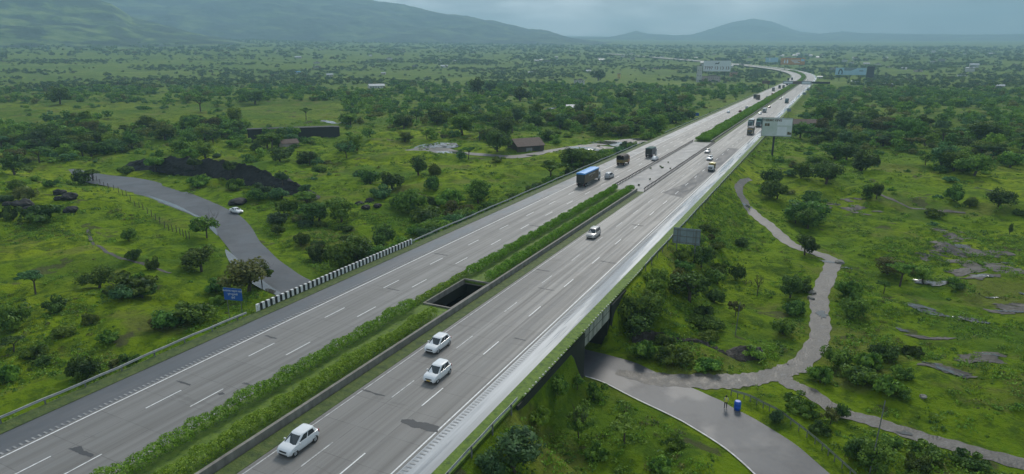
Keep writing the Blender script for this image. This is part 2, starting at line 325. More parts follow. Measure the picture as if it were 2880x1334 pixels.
# ------------------------------------------------------------------ hills
hill_mat=nmat('hill_slopes',[(.38,(.012,.024,.014)),(.50,(.03,.052,.02)),(.55,(.08,.13,.03)),(.64,(.16,.21,.05))],bump=30,bscale=.012,scale=.006,detail=8,stretch=(1,1,2.5),distort=.5,rough=(.9,.9),spec=.1)
hill_dark=nmat('forested_hill_slopes',[(.38,(.008,.018,.016)),(.50,(.020,.038,.022)),(.57,(.05,.085,.03)),(.66,(.11,.15,.05))],bump=30,bscale=.009,scale=.0045,detail=8,stretch=(1,1,2.5),distort=.5,rough=(.9,.9),spec=.1)
def hills(name,sil,Rr,base,back,seed,rough,nr=70,na=420,spur=1.0):
    us=np.array([p[0] for p in sil],float); vs=np.array([p[1] for p in sil],float)
    az=[];el=[]
    for u,v in zip(us,vs):
        r=camray(u,v); az.append(math.atan2(r[0],r[1])); el.append(r[2]/math.hypot(r[0],r[1]))
    az=np.array(az); A=np.linspace(az[0],az[-1],na); E=np.interp(A,az,el)
    Hh=CAMZ+E*Rr; rr=np.concatenate([np.linspace(base,Rr,nr),np.linspace(Rr,back,12)[1:]])
    AA,RR=np.meshgrid(A,rr); HH=np.tile(Hh,(len(rr),1)); x=CAMX+RR*np.sin(AA); y=RR*np.cos(AA)
    g0=rise(x,y)-6; t=(RR-base)/(Rr-base); t=np.clip(t,0,1)
    n=fbm(x/520+seed,y/520,5); n2=1-np.abs(fbm(x/1100+seed*2,y/1100+3,5))*2.2
    prof=np.clip(t+ .16*spur*(n2-.4)*np.sin(math.pi*t)+.10*n*np.sin(math.pi*t),0,1.0)
    prof=np.where(RR<=Rr,prof**1.15,1-((RR-Rr)/(back-Rr))**1.2*1.1)
    edge=sstep(0,.02,(AA-A[0])/(A[-1]-A[0]))*sstep(0,.02,(A[-1]-AA)/(A[-1]-A[0]))
    z=g0+(HH-g0)*prof*edge+ rough*fbm(x/90+seed,y/90,4)*np.where(t>.03,1,0)
    z=np.where(prof<=0.001,g0-15,z); z[-1]=g0[-1]-30; z[0]=g0[0]-15
    V=np.stack([x,y,z],-1).reshape(-1,3); n_=na; i,j=np.meshgrid(np.arange(n_-1),np.arange(len(rr)-1)); a=(j*n_+i).ravel()
    tag(link(name,npmesh(name,V,np.stack([a,a+1,a+n_+1,a+n_],1),smooth=True),hill_mat if Rr<4100 else hill_dark),kind='structure')
hills('hills',[(-900,-60),(-300,-70),(300,-60),(700,-28),(930,0),(1000,8),(1060,22),(1090,31),(1150,38),(1200,46),(1250,54),(1290,63),(1330,73),(1380,78),(1405,88),(1430,97),(1470,103),(1540,112)],6600,4600,9300,3,12)
hills('hills',[(-900,10),(-500,-20),(0,-34),(200,-12),(280,8),(330,42),(420,66),(520,90),(600,104),(660,112)],4000,2900,5000,11,8,spur=1.8)
hills('hills',[(1300,108),(1450,99),(1530,96),(1570,86),(1600,78),(1630,86),(1700,90),(1740,88),(1790,72),(1840,56),(1895,47),(1940,54),(1975,68),(2010,80),(2060,86),(2120,79),(2170,84),(2300,86),(2450,88),(2600,86),(3000,92),(3400,100)],10800,8200,12500,21,10)
# ------------------------------------------------------------------ expressway
S=[-60]+list(np.arange(-50,120,10))+[]
S=list(np.arange(-60,1101,20.0))
CLs=[(0.0,s) for s in S]+CURVE[1:]
CLn=[]
for i_,p in enumerate(CLs):
    q=CLs[min(i_+1,len(CLs)-1)]; r_=CLs[max(i_-1,0)]; dx,dy=q[0]-r_[0],q[1]-r_[1]; n=math.hypot(dx,dy); CLn.append((dy/n,-dx/n))
def hz(x,y):
    return float(rise(np.array([x]),np.array([y]))[0])+ 1.3*float(sstep(1000,1300,y))
def ribbon(o0,o1,y0=-60,y1=9e9,z=0.0,thick=None,z1=None):
    """strip of the expressway between two offsets"""
    rings=[]
    pts=[(x,y,n) for (x,y),n in zip(CLs,CLn) if y0<y<y1]
    if y0>-60: pts.insert(0,(0.0,float(y0),(1.0,0.0)))
    if y1<1100: pts.append((0.0,float(y1),(1.0,0.0)))
    mb=MB(); z1=z if z1 is None else z1
    for x,y,n in pts:
        h=hz(x,y); a=(x+n[0]*o0,y+n[1]*o0,h+z); b=(x+n[0]*o1,y+n[1]*o1,h+z1)
        if thick: rings.append([a,b,(b[0],b[1],h+z1-thick),(a[0],a[1],h+z-thick)])
        else: rings.append([a,b])
    mb.loft(rings,cap=bool(thick),closed=bool(thick)); return mb
def road_material(kind):
    m=mat('expressway_'+kind,(.3,.3,.3),.6); t=m.node_tree; b=t.nodes['Principled BSDF']; l=t.links.new
    v=N(t,'ShaderNodeTexCoord').outputs['Object']; sp=N(t,'ShaderNodeSeparateXYZ'); l(v,sp.inputs[0])
    streak=noise(t,mapped(t,v,(1.1,.012,1)),1.6,4,.6,lo=.35,hi=.65); streak2=noise(t,mapped(t,v,(.5,.006,1)),1.2,3,.6,lo=.4,hi=.62)
    blot=noise(t,mapped(t,v,(.25,.10,1) if kind!='wet' else (.55,.028,1)),1,5,.6,lo=.38,hi=.62)
    if kind=='concrete':
        # every slab has its own tone
        ce=lambda s,st,off:math_(t,'FLOOR',math_(t,'DIVIDE',math_(t,'SUBTRACT',s,off),st))
        cx=ce(sp.outputs[0],3.78,-16.1); cy=ce(sp.outputs[1],4.6,0)
        wn=N(t,'ShaderNodeTexWhiteNoise',noise_dimensions='2D'); cb=N(t,'ShaderNodeCombineXYZ'); l(cx,cb.inputs[0]); l(cy,cb.inputs[1]); l(cb.outputs[0],wn.inputs[0])
        c=mixn(t,wn.outputs[0],(.158,.153,.144),(.198,.192,.180))
        c=mixn(t,math_(t,'MULTIPLY',streak,.62),c,(.125,.118,.110)); c=mixn(t,math_(t,'MULTIPLY',streak2,.45),c,(.245,.24,.23))
        c=mixn(t,math_(t,'MULTIPLY',blot,.22),c,(.150,.143,.132))
        seal=noise(t,mapped(t,v,(.06,.35,1),(3,1,0)),1,6,.7,lo=.615,hi=.64); c=mixn(t,math_(t,'MULTIPLY',seal,.35),c,(.10,.095,.088))
        # joints
        fy=math_(t,'FRACT',math_(t,'DIVIDE',sp.outputs[1],4.6)); jy=math_(t,'LESS_THAN',fy,.018)
        wob=noise(t,mapped(t,v,(1,1,1)),.5,3,lo=.35,hi=.6)
        fade=N(t,'ShaderNodeMapRange',inp={1:60,2:170,3:.62,4:.12}); l(sp.outputs[1],fade.inputs[0])
        js=None
        for xx in (-12.37,-8.62,8.63,12.37):
            q=math_(t,'LESS_THAN',math_(t,'ABSOLUTE',math_(t,'SUBTRACT',sp.outputs[0],xx+.12)),.06); js=q if js is None else math_(t,'MAXIMUM',js,q)
        jj=math_(t,'MULTIPLY',math_(t,'MULTIPLY',math_(t,'MAXIMUM',jy,js),fade.outputs[0]),math_(t,'ADD',.35,math_(t,'MULTIPLY',wob,.65)))
        c=mixn(t,jj,c,(.09,.085,.08)); rl,rh=.55,.72
    elif kind=='asphalt':
        c=mixn(t,blot,(.085,.088,.094),(.120,.124,.132)); c=mixn(t,math_(t,'MULTIPLY',streak,.4),c,(.075,.078,.083)); rl,rh=.34,.6
    else: # wet paved shoulder, the sky's reflection painted in as pale colour
        c=mixn(t,blot,(.24,.25,.26),(.46,.47,.48)); c=mixn(t,math_(t,'MULTIPLY',streak2,.5),c,(.13,.135,.14)); rl,rh=.18,.36
    l(c,b.inputs['Base Color'])
    rr=N(t,'ShaderNodeMapRange',inp={1:0,2:1,3:rl,4:rh}); l(streak if kind=='concrete' else blot,rr.inputs[0]); l(rr.outputs[0],b.inputs['Roughness'])
    n=N(t,'ShaderNodeTexNoise',inp={'Scale':8,'Detail':3}); l(v,n.inputs[0]); bp=N(t,'ShaderNodeBump',inp={'Strength':.25,'Distance':.02}); l(n.outputs[0],bp.inputs['Height']); l(bp.outputs[0],b.inputs['Normal'])
    return m
M['pave']=road_material('concrete'); M['asph']=road_material('asphalt'); M['wet']=road_material('wet')
def st(name,mb,m,**k): return tag(mb.build(name,m,**k),kind='structure')
st('expressway_road',ribbon(-16.5,-4.9,thick=.3),M['pave']); st('expressway_road',ribbon(4.45,16.6,thick=.3),M['pave'])
st('road_shoulder',ribbon(-20.3,-16.5,z=-.03,thick=.25),M['asph']); st('road_shoulder',ribbon(16.6,19.3,z=-.02,thick=.25),M['wet'])
M['verge']=nmat('mossy_verge',[(.3,(.045,.09,.010)),(.5,(.10,.17,.014)),(.75,(.15,.22,.02))],scale=1.6,bump=.12,bscale=5)
M['verge_dark']=nmat('damp_verge',[(.3,(.028,.050,.010)),(.5,(.060,.095,.014)),(.75,(.11,.13,.03))],scale=1.2,bump=.12,bscale=5)
st('grass_verge',ribbon(19.3,20.75,z=.03,thick=.3),M['verge'])
st('grass_verge',ribbon(-22.35,-20.3,z=.02,thick=.3),M['verge_dark'])
st('grass_verge',ribbon(2.75,4.45,y1=163,z=.04,thick=.3),M['verge_dark']); st('grass_verge',ribbon(2.75,4.45,y0=277,z=.04,thick=.3),M['verge_dark'])
# median ground round the open pit, then the bare bridge-like strip, then planted again
for (o0,o1,y0,y1) in ((-4.65,2.2,-60,70.6),(-4.65,2.2,81.8,163),(-4.65,-2.9,70.6,81.8),(1.55,2.2,70.6,81.8),(-4.65,2.2,277,9e9)):
    st('median_soil',ribbon(o0,o1,y0=y0,y1=y1,z=.10,thick=.4),M['verge'])
M['median_conc']=nmat('wet_median_concrete',[(.3,(.045,.05,.055)),(.5,(.085,.09,.097)),(.7,(.14,.147,.155))],scale=.35,rough=(.35,.65),stretch=(1,.5,1))
st('median_slab',ribbon(-4.6,4.2,y0=163,y1=277,z=.03,thick=.3),M['median_conc'])
st('median_kerb',ribbon(-4.9,-4.65,z=.12,thick=.4),M['conc'])
# markings
M['rumble']=nmat('worn_rumble_paint',[(.3,(.20,.20,.20)),(.6,(.34,.34,.335)),(.8,(.42,.42,.41))],scale=.7,rough=(.5,.7))
def dashes(off,y0,y1,per=12.95,ln=4.0,ph=0,m='white'):
    mb=MB(); y=y0+ph
    while y<y1:
        h=hz(0,y)+.006; mb.add([(off-.07,y,h),(off+.07,y,h),(off+.07,y+ln,h),(off-.07,y+ln,h)],[(0,1,2,3)]); y+=per
    return mb
st('lane_marking',dashes(-12.37,-30.2,1090,ph=0),M['white']); st('lane_marking',dashes(-8.62,-28.0,1090),M['white'])
st('lane_marking',dashes(8.63,-30.4,1090),M['faint']); st('lane_marking',dashes(12.37,-30.4,1090),M['white'])
for o in (-16.1,16.25): st('edge_line',ribbon(o-.08,o+.08,z=.006),M['white'])
for o in (-5.25,4.95): st('edge_line',ribbon(o-.06,o+.06,z=.006),M['faint'])
for o,y1 in ((-16.75,150),(17.05,150)):
    mb=MB(); y=-10
    while y<y1: mb.add([(o-.28,y,.012),(o+.28,y,.012),(o+.28,y+.17,.012),(o-.28,y+.17,.012)],[(0,1,2,3)]); y+=.52
    st('rumble_strip',mb,M['rumble'])
M['patch']=nmat('asphalt_patch',[(.3,(.05,.052,.055)),(.7,(.08,.082,.085))],scale=3,rough=(.6,.8))
M['patch2']=nmat('grey_asphalt_resurfacing',[(.3,(.075,.075,.078)),(.7,(.105,.105,.108))],scale=.6,rough=(.6,.8),stretch=(1,.2,1))
def blob(name,pts,m,z=.008,sub=4,jit=.12,kind='structure',zf=None):
    P_=smooth_poly(list(pts)+[pts[0]],sub)[:-1] if name!='asphalt_patch' else [tuple(np.array(a_)*(1-k_/6)+np.array(b_)*k_/6) for a_,b_ in zip(pts,list(pts[1:])+[pts[0]]) for k_ in range(6)]; P_=[(x+random.uniform(-jit,jit),y+random.uniform(-jit,jit)) for x,y in P_]
    cx=sum(p[0] for p in P_)/len(P_); cy=sum(p[1] for p in P_)/len(P_); rings=5; P_.sort(key=lambda p:math.atan2(p[1]-cy,p[0]-cx)); V=[(cx,cy)]; F=[]
    n=len(P_)
    for k in range(1,rings+1):
        for p in P_: V.append((cx+(p[0]-cx)*k/rings,cy+(p[1]-cy)*k/rings))
    xs=np.array([v[0] for v in V]); ys=np.array([v[1] for v in V]); zs=(zf(xs,ys) if zf else np.zeros(len(V)))+z
    F=[(0,1+j,1+(j+1)%n) for j in range(n)]
    for k in range(rings-1):
        for j in range(n): a=1+k*n+j; b=1+k*n+(j+1)%n; F.append((a,b,b+n,a+n))
    mb=MB(); mb.add([(x,y,z_) for x,y,z_ in zip(xs,ys,zs)],F); return tag(mb.build(name,m),kind=kind)
pz=lambda u,v:tuple((np.array([CAMX,CAMY,CAMZ])+camray(u,v)*(-CAMZ/camray(u,v)[2]))[:2])
blob('asphalt_patch',[pz(*p) for p in ((1012,1055),(1036,1055),(1052,1062),(1072,1063),(1106,1074),(1100,1088),(1076,1086),(1058,1078),(1040,1077),(1020,1066),(1008,1064))],M['patch'],jit=.06)
blob('asphalt_patch',[pz(*p) for p in ((172,1130),(205,1121),(212,1134),(236,1144),(230,1152),(200,1142))],M['patch'],jit=.06)
blob('asphalt_patch',[pz(*p) for p in ((442,958),(454,959),(480,967),(478,971),(455,964))],M['patch'],jit=.03)
blob('asphalt_patch',[pz(*p) for p in ((546,991),(560,987),(566,992),(552,995))],M['patch'],jit=.03)
for cx,cy,w_,h_ in ((6.3,47.2,1.6,.22),(14.4,66,.9,.18),(-14.2,52.6,1.1,.25),(-6.6,42.6,1.4,.22),(10.2,84,1.5,.2),(-10.6,73.5,1.2,.2),(6.2,92,1.3,.3),(14.6,101,1.6,.35),(-13.8,92,1.5,.3),(12.4,128,1.4,.5),(-7,118,1.3,.4)):
    blob('asphalt_patch',[(cx-w_,cy-h_*.6),(cx-w_*.3,cy-h_*.3),(cx+w_*.4,cy-h_),(cx+w_,cy-h_*.2),(cx+w_*.9,cy+h_*.6),(cx,cy+h_*.4),(cx-w_*.8,cy+h_)],M['patch'],z=.007,jit=.07)
mb=MB(); mb.add([(8.9,164,.005),(15.2,160,.005),(15.9,205,.005),(15.9,262,.005),(11.6,262,.005),(11.8,180,.005)],[(0,1,2,3,4,5)]); st('asphalt_patch',mb,M['patch2'])
# ------------------------------------------------------------------ side road, tracks, mud
EDGE=.03
def drape(name,P_,wd,m,zf,off=.05,cross=6,taper=None):
    V=[];F=[]; n=len(P_)
    for k,(x,y) in enumerate(P_):
        q=P_[min(k+1,n-1)]; r_=P_[max(k-1,0)]; dx,dy=q[0]-r_[0],q[1]-r_[1]; l_=math.hypot(dx,dy) or 1; nx_,ny_=dy/l_,-dx/l_
        w_=wd*(taper(k/(n-1)) if taper else 1)*(1+EDGE*(.5*math.sin(k*.9)+.5*math.sin(k*.37)))/2
        for c in range(cross+1):
            o=-w_+2*w_*c/cross; V.append((x+nx_*o,y+ny_*o))
    xs=np.array([v[0] for v in V]);ys=np.array([v[1] for v in V]); zs=zf(xs,ys)+off
    for k in range(n-1):
        for c in range(cross): a=k*(cross+1)+c; F.append((a,a+1,a+cross+2,a+cross+1))
    return tag(link(name,npmesh(name,np.stack([xs,ys,zs],1),F,smooth=True),m),kind='structure')
def side_material():
    m=mat('side_road_asphalt',(.14,.14,.15),.4,spec=.3); t=m.node_tree; b=t.nodes['Principled BSDF']; l=t.links.new
    v=N(t,'ShaderNodeTexCoord').outputs['Object']; a=noise(t,v,.12,5,lo=.35,hi=.6,dist=.5); f=noise(t,v,1.4,5,lo=.3,hi=.7); wv=noise(t,mapped(t,v,(1,1,1),(9,3,0)),.16,4,lo=.47,hi=.62,dist=.2)
    c=mixn(t,a,(.062,.066,.074),(.098,.102,.110)); c=mixn(t,math_(t,'MULTIPLY',f,.35),c,(.12,.118,.115)); c=mixn(t,math_(t,'MULTIPLY',wv,.3),c,(.06,.066,.075)); l(c,b.inputs['Base Color'])
    r=N(t,'ShaderNodeMapRange',inp={1:0,2:1,3:.54,4:.46}); l(wv,r.inputs[0]); l(r.outputs[0],b.inputs['Roughness'])
    return m
M['side']=side_material()
flat=lambda x,y:np.full(np.shape(x),-6.5)
sl=smooth_poly(SIDE_L,8); sr=smooth_poly(SIDE_R,8)
drape('side_road',sl,9.0,M['side'],flat,off=0.0,taper=lambda t:1.55-.75*min(1,max(0,(t-.16)/.5)) if t>.16 else .22+1.33*t/.16); drape('side_road',sr,7.4,M['side'],flat,off=.0)
# pale flooded margin along the left side road, kerb line on the right one
def offset(P_,o):
    r=[]
    for k,(x,y) in enumerate(P_):
        q=P_[min(k+1,len(P_)-1)]; s=P_[max(k-1,0)]; dx,dy=q[0]-s[0],q[1]-s[1]; n=math.hypot(dx,dy) or 1; r.append((x+dy/n*o,y-dx/n*o))
    return r
pl=offset(sl,4.2); k0=int(len(pl)*.30)
drape('puddle',pl[k0:int(len(pl)*.62)],1.9,M['puddle'],flat,off=.012,taper=lambda t:math.sin(math.pi*min(1,max(0,t)))**.6*(.75+.4*math.sin(9*t))); drape('puddle',pl[int(len(pl)*.66):int(len(pl)*.93)],2.4,M['puddle'],flat,off=.012,taper=lambda t:math.sin(math.pi*t)**.6)
ke=offset(sr,3.8); drape('kerb_line',ke[int(len(ke)*.45):],.2,M['faint'],flat,off=.06,cross=1)
sheen=[p for p in offset(sr,1.3)][int(len(sr)*.16):]
M['track2']=nmat('gravel_junction',[(.3,(.09,.083,.073)),(.6,(.135,.125,.112)),(.8,(.18,.17,.155))],scale=.8,rough=(.5,.75),bump=.05,bscale=4)
for k,(P_,wd) in TRS.items():
    EDGE=.16
    P_=smooth_poly(P_,3) if k!='access_track' else P_
    drape(k,P_,wd,M['track'] if k=='access_track' else M['track'],zb,off={'dirt_track':.07,'field_track':.06}[k] if k!='access_track' else .12,taper=(lambda t:.75+.35*abs(math.sin(t*9))) if k=='access_track' else ((lambda t:(.45+.55*min(1,(1-t)/.15))*(.5+.5*min(1,t/.05))*(1.0+.35*math.exp(-((t-.12)/.07)**2))) if k=='dirt_track' else None))
def gblob(name,c,rx,ry,m,z=.05,n=9,zf=zt,hit=None):
    p=at(*c) if hit is None else hit; a0=random.random()*6
    pts=[(p[0]+rx*random.uniform(.45,1.25)*math.cos(a0+k*2*math.pi/n),p[1]+ry*random.uniform(.45,1.25)*math.sin(a0+k*2*math.pi/n)) for k in range(n)]
    return blob(name,pts,m,z=z,jit=.25,zf=zf)
for u,v,rx,ry in ((2400,598,6,4),(2440,640,10,5),(2480,655,9,5),(2560,680,7,4),(2350,632,5,3),(2440,690,5,3),(2370,950,4.5,2.2),(2470,920,5,2.6),(2340,850,4.5,1.5),(2180,520,6,2),(2120,505,5,2),(2540,775,6,2.2),(2380,575,6,2.5),(2333,1135,1.6,1)):
    for q in range(7): gblob('mud_patch',(u+random.uniform(-1,1)*rx*7,v+random.uniform(-1,1)*ry*4.2),rx*random.uniform(.22,.5),ry*random.uniform(.25,.5),M['mud'],z=.07+.008*q)
for u,v,rx,ry in ((2340,708,3.0,2),(2300,770,3.4,1.3),(2345,785,3.5,1.2),(2430,800,3.4,1.4),(2465,700,2.2,1),(2385,955,2.2,.7),(2325,935,1.4,.7),(2480,912,1.3,.5),(2420,612,2.5,1),(2270,832,1.0,.5),(2540,780,2.2,.8),(2585,742,2,.8),(2480,480,3,1),(2130,675,1.2,.6),(1880,520,1.6,1.2),(2085,660,1.8,.8),(2066,792,.9,1.4),(2280,1093,1,.5),(2100,505,2,.7),(2530,650,2,.8),(2490,742,1.6,.6)):
    gblob('puddle',(u,v),rx,ry,M['puddle'],z=.12)
for u,v,rx,ry in ((1105,370,11,9),(1140,386,8,3),(1540,362,12,7),(1470,374,9,3),(1330,300,9,6),(1400,275,9,4),(1445,272,7,3),(1625,352,9,4),(835,308,10,6),(1360,394,6,1.5)):
    gblob('puddle',(u,v),rx,ry,M['puddle'],z=.2)
for u,v,rx,ry in ((1075,378,16,8),(1500,370,16,6),(1560,358,15,7)): gblob('mud_patch',(u,v),rx,ry,M['track'],z=.1)

EDGE=.3; fpath=smooth_poly([tuple(at(*q)[:2]) for q in ((222,585),(230,608),(248,632),(285,655),(330,672),(385,682),(430,690))],8)
drape('footpath',fpath,.7,M['mud'],zt,off=.06,cross=2)
fpath=smooth_poly([tuple(at(*q)[:2]) for q in ((2190,492),(2240,507),(2320,522),(2390,528),(2430,530))],8)
drape('footpath',fpath,1.1,M['mud'],zt,off=.08,cross=2); EDGE=.03
# ------------------------------------------------------------------ bridge over the side road
br=empty('road_bridge',(0,77,0),0,'short concrete expressway bridge with weathered fascia over the wet side road','bridge')
def bpart(mb,name,m,**k):
    o=mb.build(name,m,br,**k); o.location=(0,-77,0); return o
mb=MB(); mb.box(-22.3,20.7,69.9,71.55,-7,-.42); bpart(mb,'abutment',M['mossy']); mb=MB(); mb.box(-22.3,20.7,82.45,84.1,-7,-.42); bpart(mb,'abutment',M['mossy'])
mb=MB(); mb.box(-22.2,-2.92,71.6,82.4,-2.2,-.34); bpart(mb,'deck',M['mossy']); mb=MB(); mb.box(1.6,20.6,71.6,82.4,-2.2,-.34); bpart(mb,'deck',M['mossy'])
M['fascia']=nmat('streaked_fascia_concrete',[(.28,(.035,.04,.028)),(.42,(.24,.25,.20)),(.6,(.40,.41,.34)),(.8,(.50,.49,.44))],scale=.9,stretch=(1,1.3,.35),detail=7,bump=.03,bscale=5,rough=(.7,.9))
mb=MB(); mb.box(20.62,20.82,72.1,82.9,-2.42,-.02); mb.box(20.83,20.87,73.9,74.0,-2.4,-.1,1); mb.box(20.83,20.87,79.4,79.5,-2.4,-.1,1); mb.box(20.83,20.86,72.1,82.9,-1.15,-1.1,1); bpart(mb,'fascia',[M['fascia'],M['mossy']])
mb=MB(); mb.add([(20.72,52,-.3),(20.72,72.0,-.3),(20.72,72.0,-7),(20.72,64,-7),(20.72,52,-3),(20.98,52,-.3),(20.98,72.0,-.3),(20.98,72.0,-7),(20.98,64,-7),(20.98,52,-3)],[(0,1,2,3,4),(9,8,7,6,5),(0,5,6,1),(1,6,7,2),(2,7,8,3),(3,8,9,4),(4,9,5,0)]); bpart(mb,'wing_wall',M['mossy'])
mb=MB(); mb.box(20.9,21.15,83.0,90,-7,-.25); bpart(mb,'wing_wall',M['mossy'])
mb=MB(); mb.box(-22.75,-22.45,60,94,-7,-.4); bpart(mb,'wing_wall',M['mossy'])
# worn kerb stones painted in turn along the right edge
mb=MB(); y=53.4; k=0
while y<100:
    mb.box(20.74,20.98,y,y+(.30 if k%2 else .5),-.02,.12+.05*math.sin(k*3),k%2); y+=.45+.08*math.sin(k); k+=1
bpart(mb,'edge_kerb',[M['verge'],M['faint']],bevel=.04)
# black and white parapet of the left edge
mb=MB(); y=58.0; k=0
while y<95: mb.box(-22.62,-22.3,y,y+.455,-.1,1.0,k%2); y+=.46; k+=1
tag(mb.build('striped_parapet',[M['white'],M['black']]),'low black and white striped parapet at the left edge of the expressway','parapet')
# open pit frame
mb=MB(); mb.box(-3.05,1.7,70.3,70.58,-.5,.32); mb.box(-3.05,1.7,81.82,82.1,-.5,.32); mb.box(-3.05,-2.82,70.58,81.82,-.5,.32); mb.box(1.47,1.7,70.58,81.82,-.5,.32)
tag(mb.build('opening_kerb',M['conc']),'concrete rim framing the open dark pit in the planted median','kerb')
# ------------------------------------------------------------------ barriers
wl=empty('median_wall',(2.45,60,0),0,'low grey concrete wall along the planted median beside the oncoming lanes','wall')
m_=ribbon(2.22,2.58,y1=163,z=.78,thick=1.1); o=m_.build('wall',M['conc'],wl,bevel=.02); o.location=(-2.45,-60,0)
wl2=tag(ribbon(2.22,2.58,y0=277,z=.6,thick=.9).build('median_wall',M['conc']),'low far concrete wall beyond the bare median strip, running on to the bend','wall')
def rail(x,y0,y1,label,step=4.0,gx=None,hh=.78,posts=True,lean=0):
    root=empty('guard_rail',(x,y0,0),0,label,'guard rail'); mb=MB(); prof=[(0,.30),(.05,.25),(.0,.16),(.05,.07),(0,.0),(-.02,.0),(.03,.07),(-.02,.16),(.03,.25),(-.02,.30)]
    sg=-1 if x>0 else 1
    rings=[]; y=y0
    while y<=y1+.01:
        w_=.05*math.sin(y*.31)+.03*math.sin(y*1.1); f=(gx(y) if gx else 0); rings.append([(sg*a+f,y-y0,hh-.3+b+w_) for a,b in prof]); y+=2
    mb.loft(rings); mb.build('beam',M['steel'],root)
    if posts:
        y=y0+.5; k=0
        while y<y1 and k<100:
            f=(gx(y) if gx else 0); p=MB(); p.box(f-sg*.05-.06,f-sg*.05+.06,y-y0-.06,y-y0+.06,-.9,hh-.05); p.build('post',M['post'],root); y+=step; k+=1
    return root
rail(20.9,-6,53.2,'near right steel guard rail on posts before the bridge kerb')
rail(-22.2,-10,57.6,'left steel guard rail before the striped parapet',gx=lambda y:0)
rail(-22.35,95.5,262,'left steel guard rail beyond the striped parapet',step=4)
rail(21.2,100.5,420,'long steel guard rail on the right edge of the expressway beyond the bridge',step=4,gx=lambda y:0)
rail(-22.5,300,700,'far steel guard rail on the left edge of the expressway, past the dirt access',step=6)
rail(-4.55,163.5,276.5,'dark railing on the left side of the bare wet median strip',step=1.5,hh=.95)
rail(4.15,163.5,276.5,'dark railing on the right side of the bare wet median strip',step=1.5,hh=.95)
for o in list(COL.objects):
    if o.name.startswith('guard_rail') and 'dark railing' in o.get('label',''):
        for c in o.children:
            c.data.materials.clear(); c.data.materials.append(M['rust'] if 'rust' in M else M.setdefault('rust',nmat('rusty_brown_rail',[(.3,(.07,.05,.045)),(.7,(.15,.12,.11))],scale=1.5)))
# ------------------------------------------------------------------ vehicles
def interp(xs,ys,x): return float(np.interp(x,xs,ys))
def wheel(root,x,y,r,wd=.2,name='wheel'):
    s=1 if x>0 else -1; mb=MB(); n=20
    prof=[(0,.62),(0,.93),(.03,1),(wd-.03,1),(wd,.93),(wd,.55)]
    rings=[[(-s*a,r*b*math.cos(t),r*b*math.sin(t)) for t in [i*2*math.pi/n for i in range(n)]] for a,b in prof]
    mb.loft(rings); w_=mb.build(name,M['tyre'],root,smooth=False); w_.location=(x,y,r)
    mb=MB(); mb.tube((-.03*s,0,0),(.012*s,0,0),r*.62,r*.58,16); 
    for k in range(5):
        a=k*2*math.pi/5; mb.tube((.016*s,0,0),(.016*s,math.cos(a)*r*.58,math.sin(a)*r*.58),.035,.03,5)
    h=mb.build('rim',M['rim'],w_); return w_
CARS={
 'hatch':dict(L=3.85,W=1.70,H=1.53,r=.30,wb=2.43,hood=[(-1.9,.80),(-1.80,1.0),(-1.3,1.04),(.7,.98),(1.05,.95),(1.55,.86),(1.82,.72),(1.92,.5)],base=(-1.76,1.12),roof=(-1.45,.22),hw=.63,belt=.98),
 'tallhatch':dict(L=3.7,W=1.64,H=1.60,r=.29,wb=2.42,hood=[(-1.85,.82),(-1.78,1.02),(-1.2,1.06),(.6,1.02),(1.0,.99),(1.5,.90),(1.76,.74),(1.85,.5)],base=(-1.72,1.10),roof=(-1.45,.28),hw=.62,belt=1.02),
 'mpv':dict(L=4.58,W=1.77,H=1.78,r=.32,wb=2.75,hood=[(-2.28,.85),(-2.2,1.08),(-1.5,1.12),(.95,1.08),(1.2,1.04),(1.9,.92),(2.2,.72),(2.29,.5)],base=(-2.18,1.32),roof=(-1.92,.62),hw=.64,belt=1.07),
 'sedan':dict(L=4.4,W=1.70,H=1.47,r=.30,wb=2.55,hood=[(-2.18,.72),(-2.1,.98),(-1.55,1.02),(-1.3,1.0),(.7,.96),(1.05,.92),(1.8,.80),(2.1,.62),(2.2,.45)],base=(-1.62,1.05),roof=(-.95,.15),hw=.58,belt=.97)}
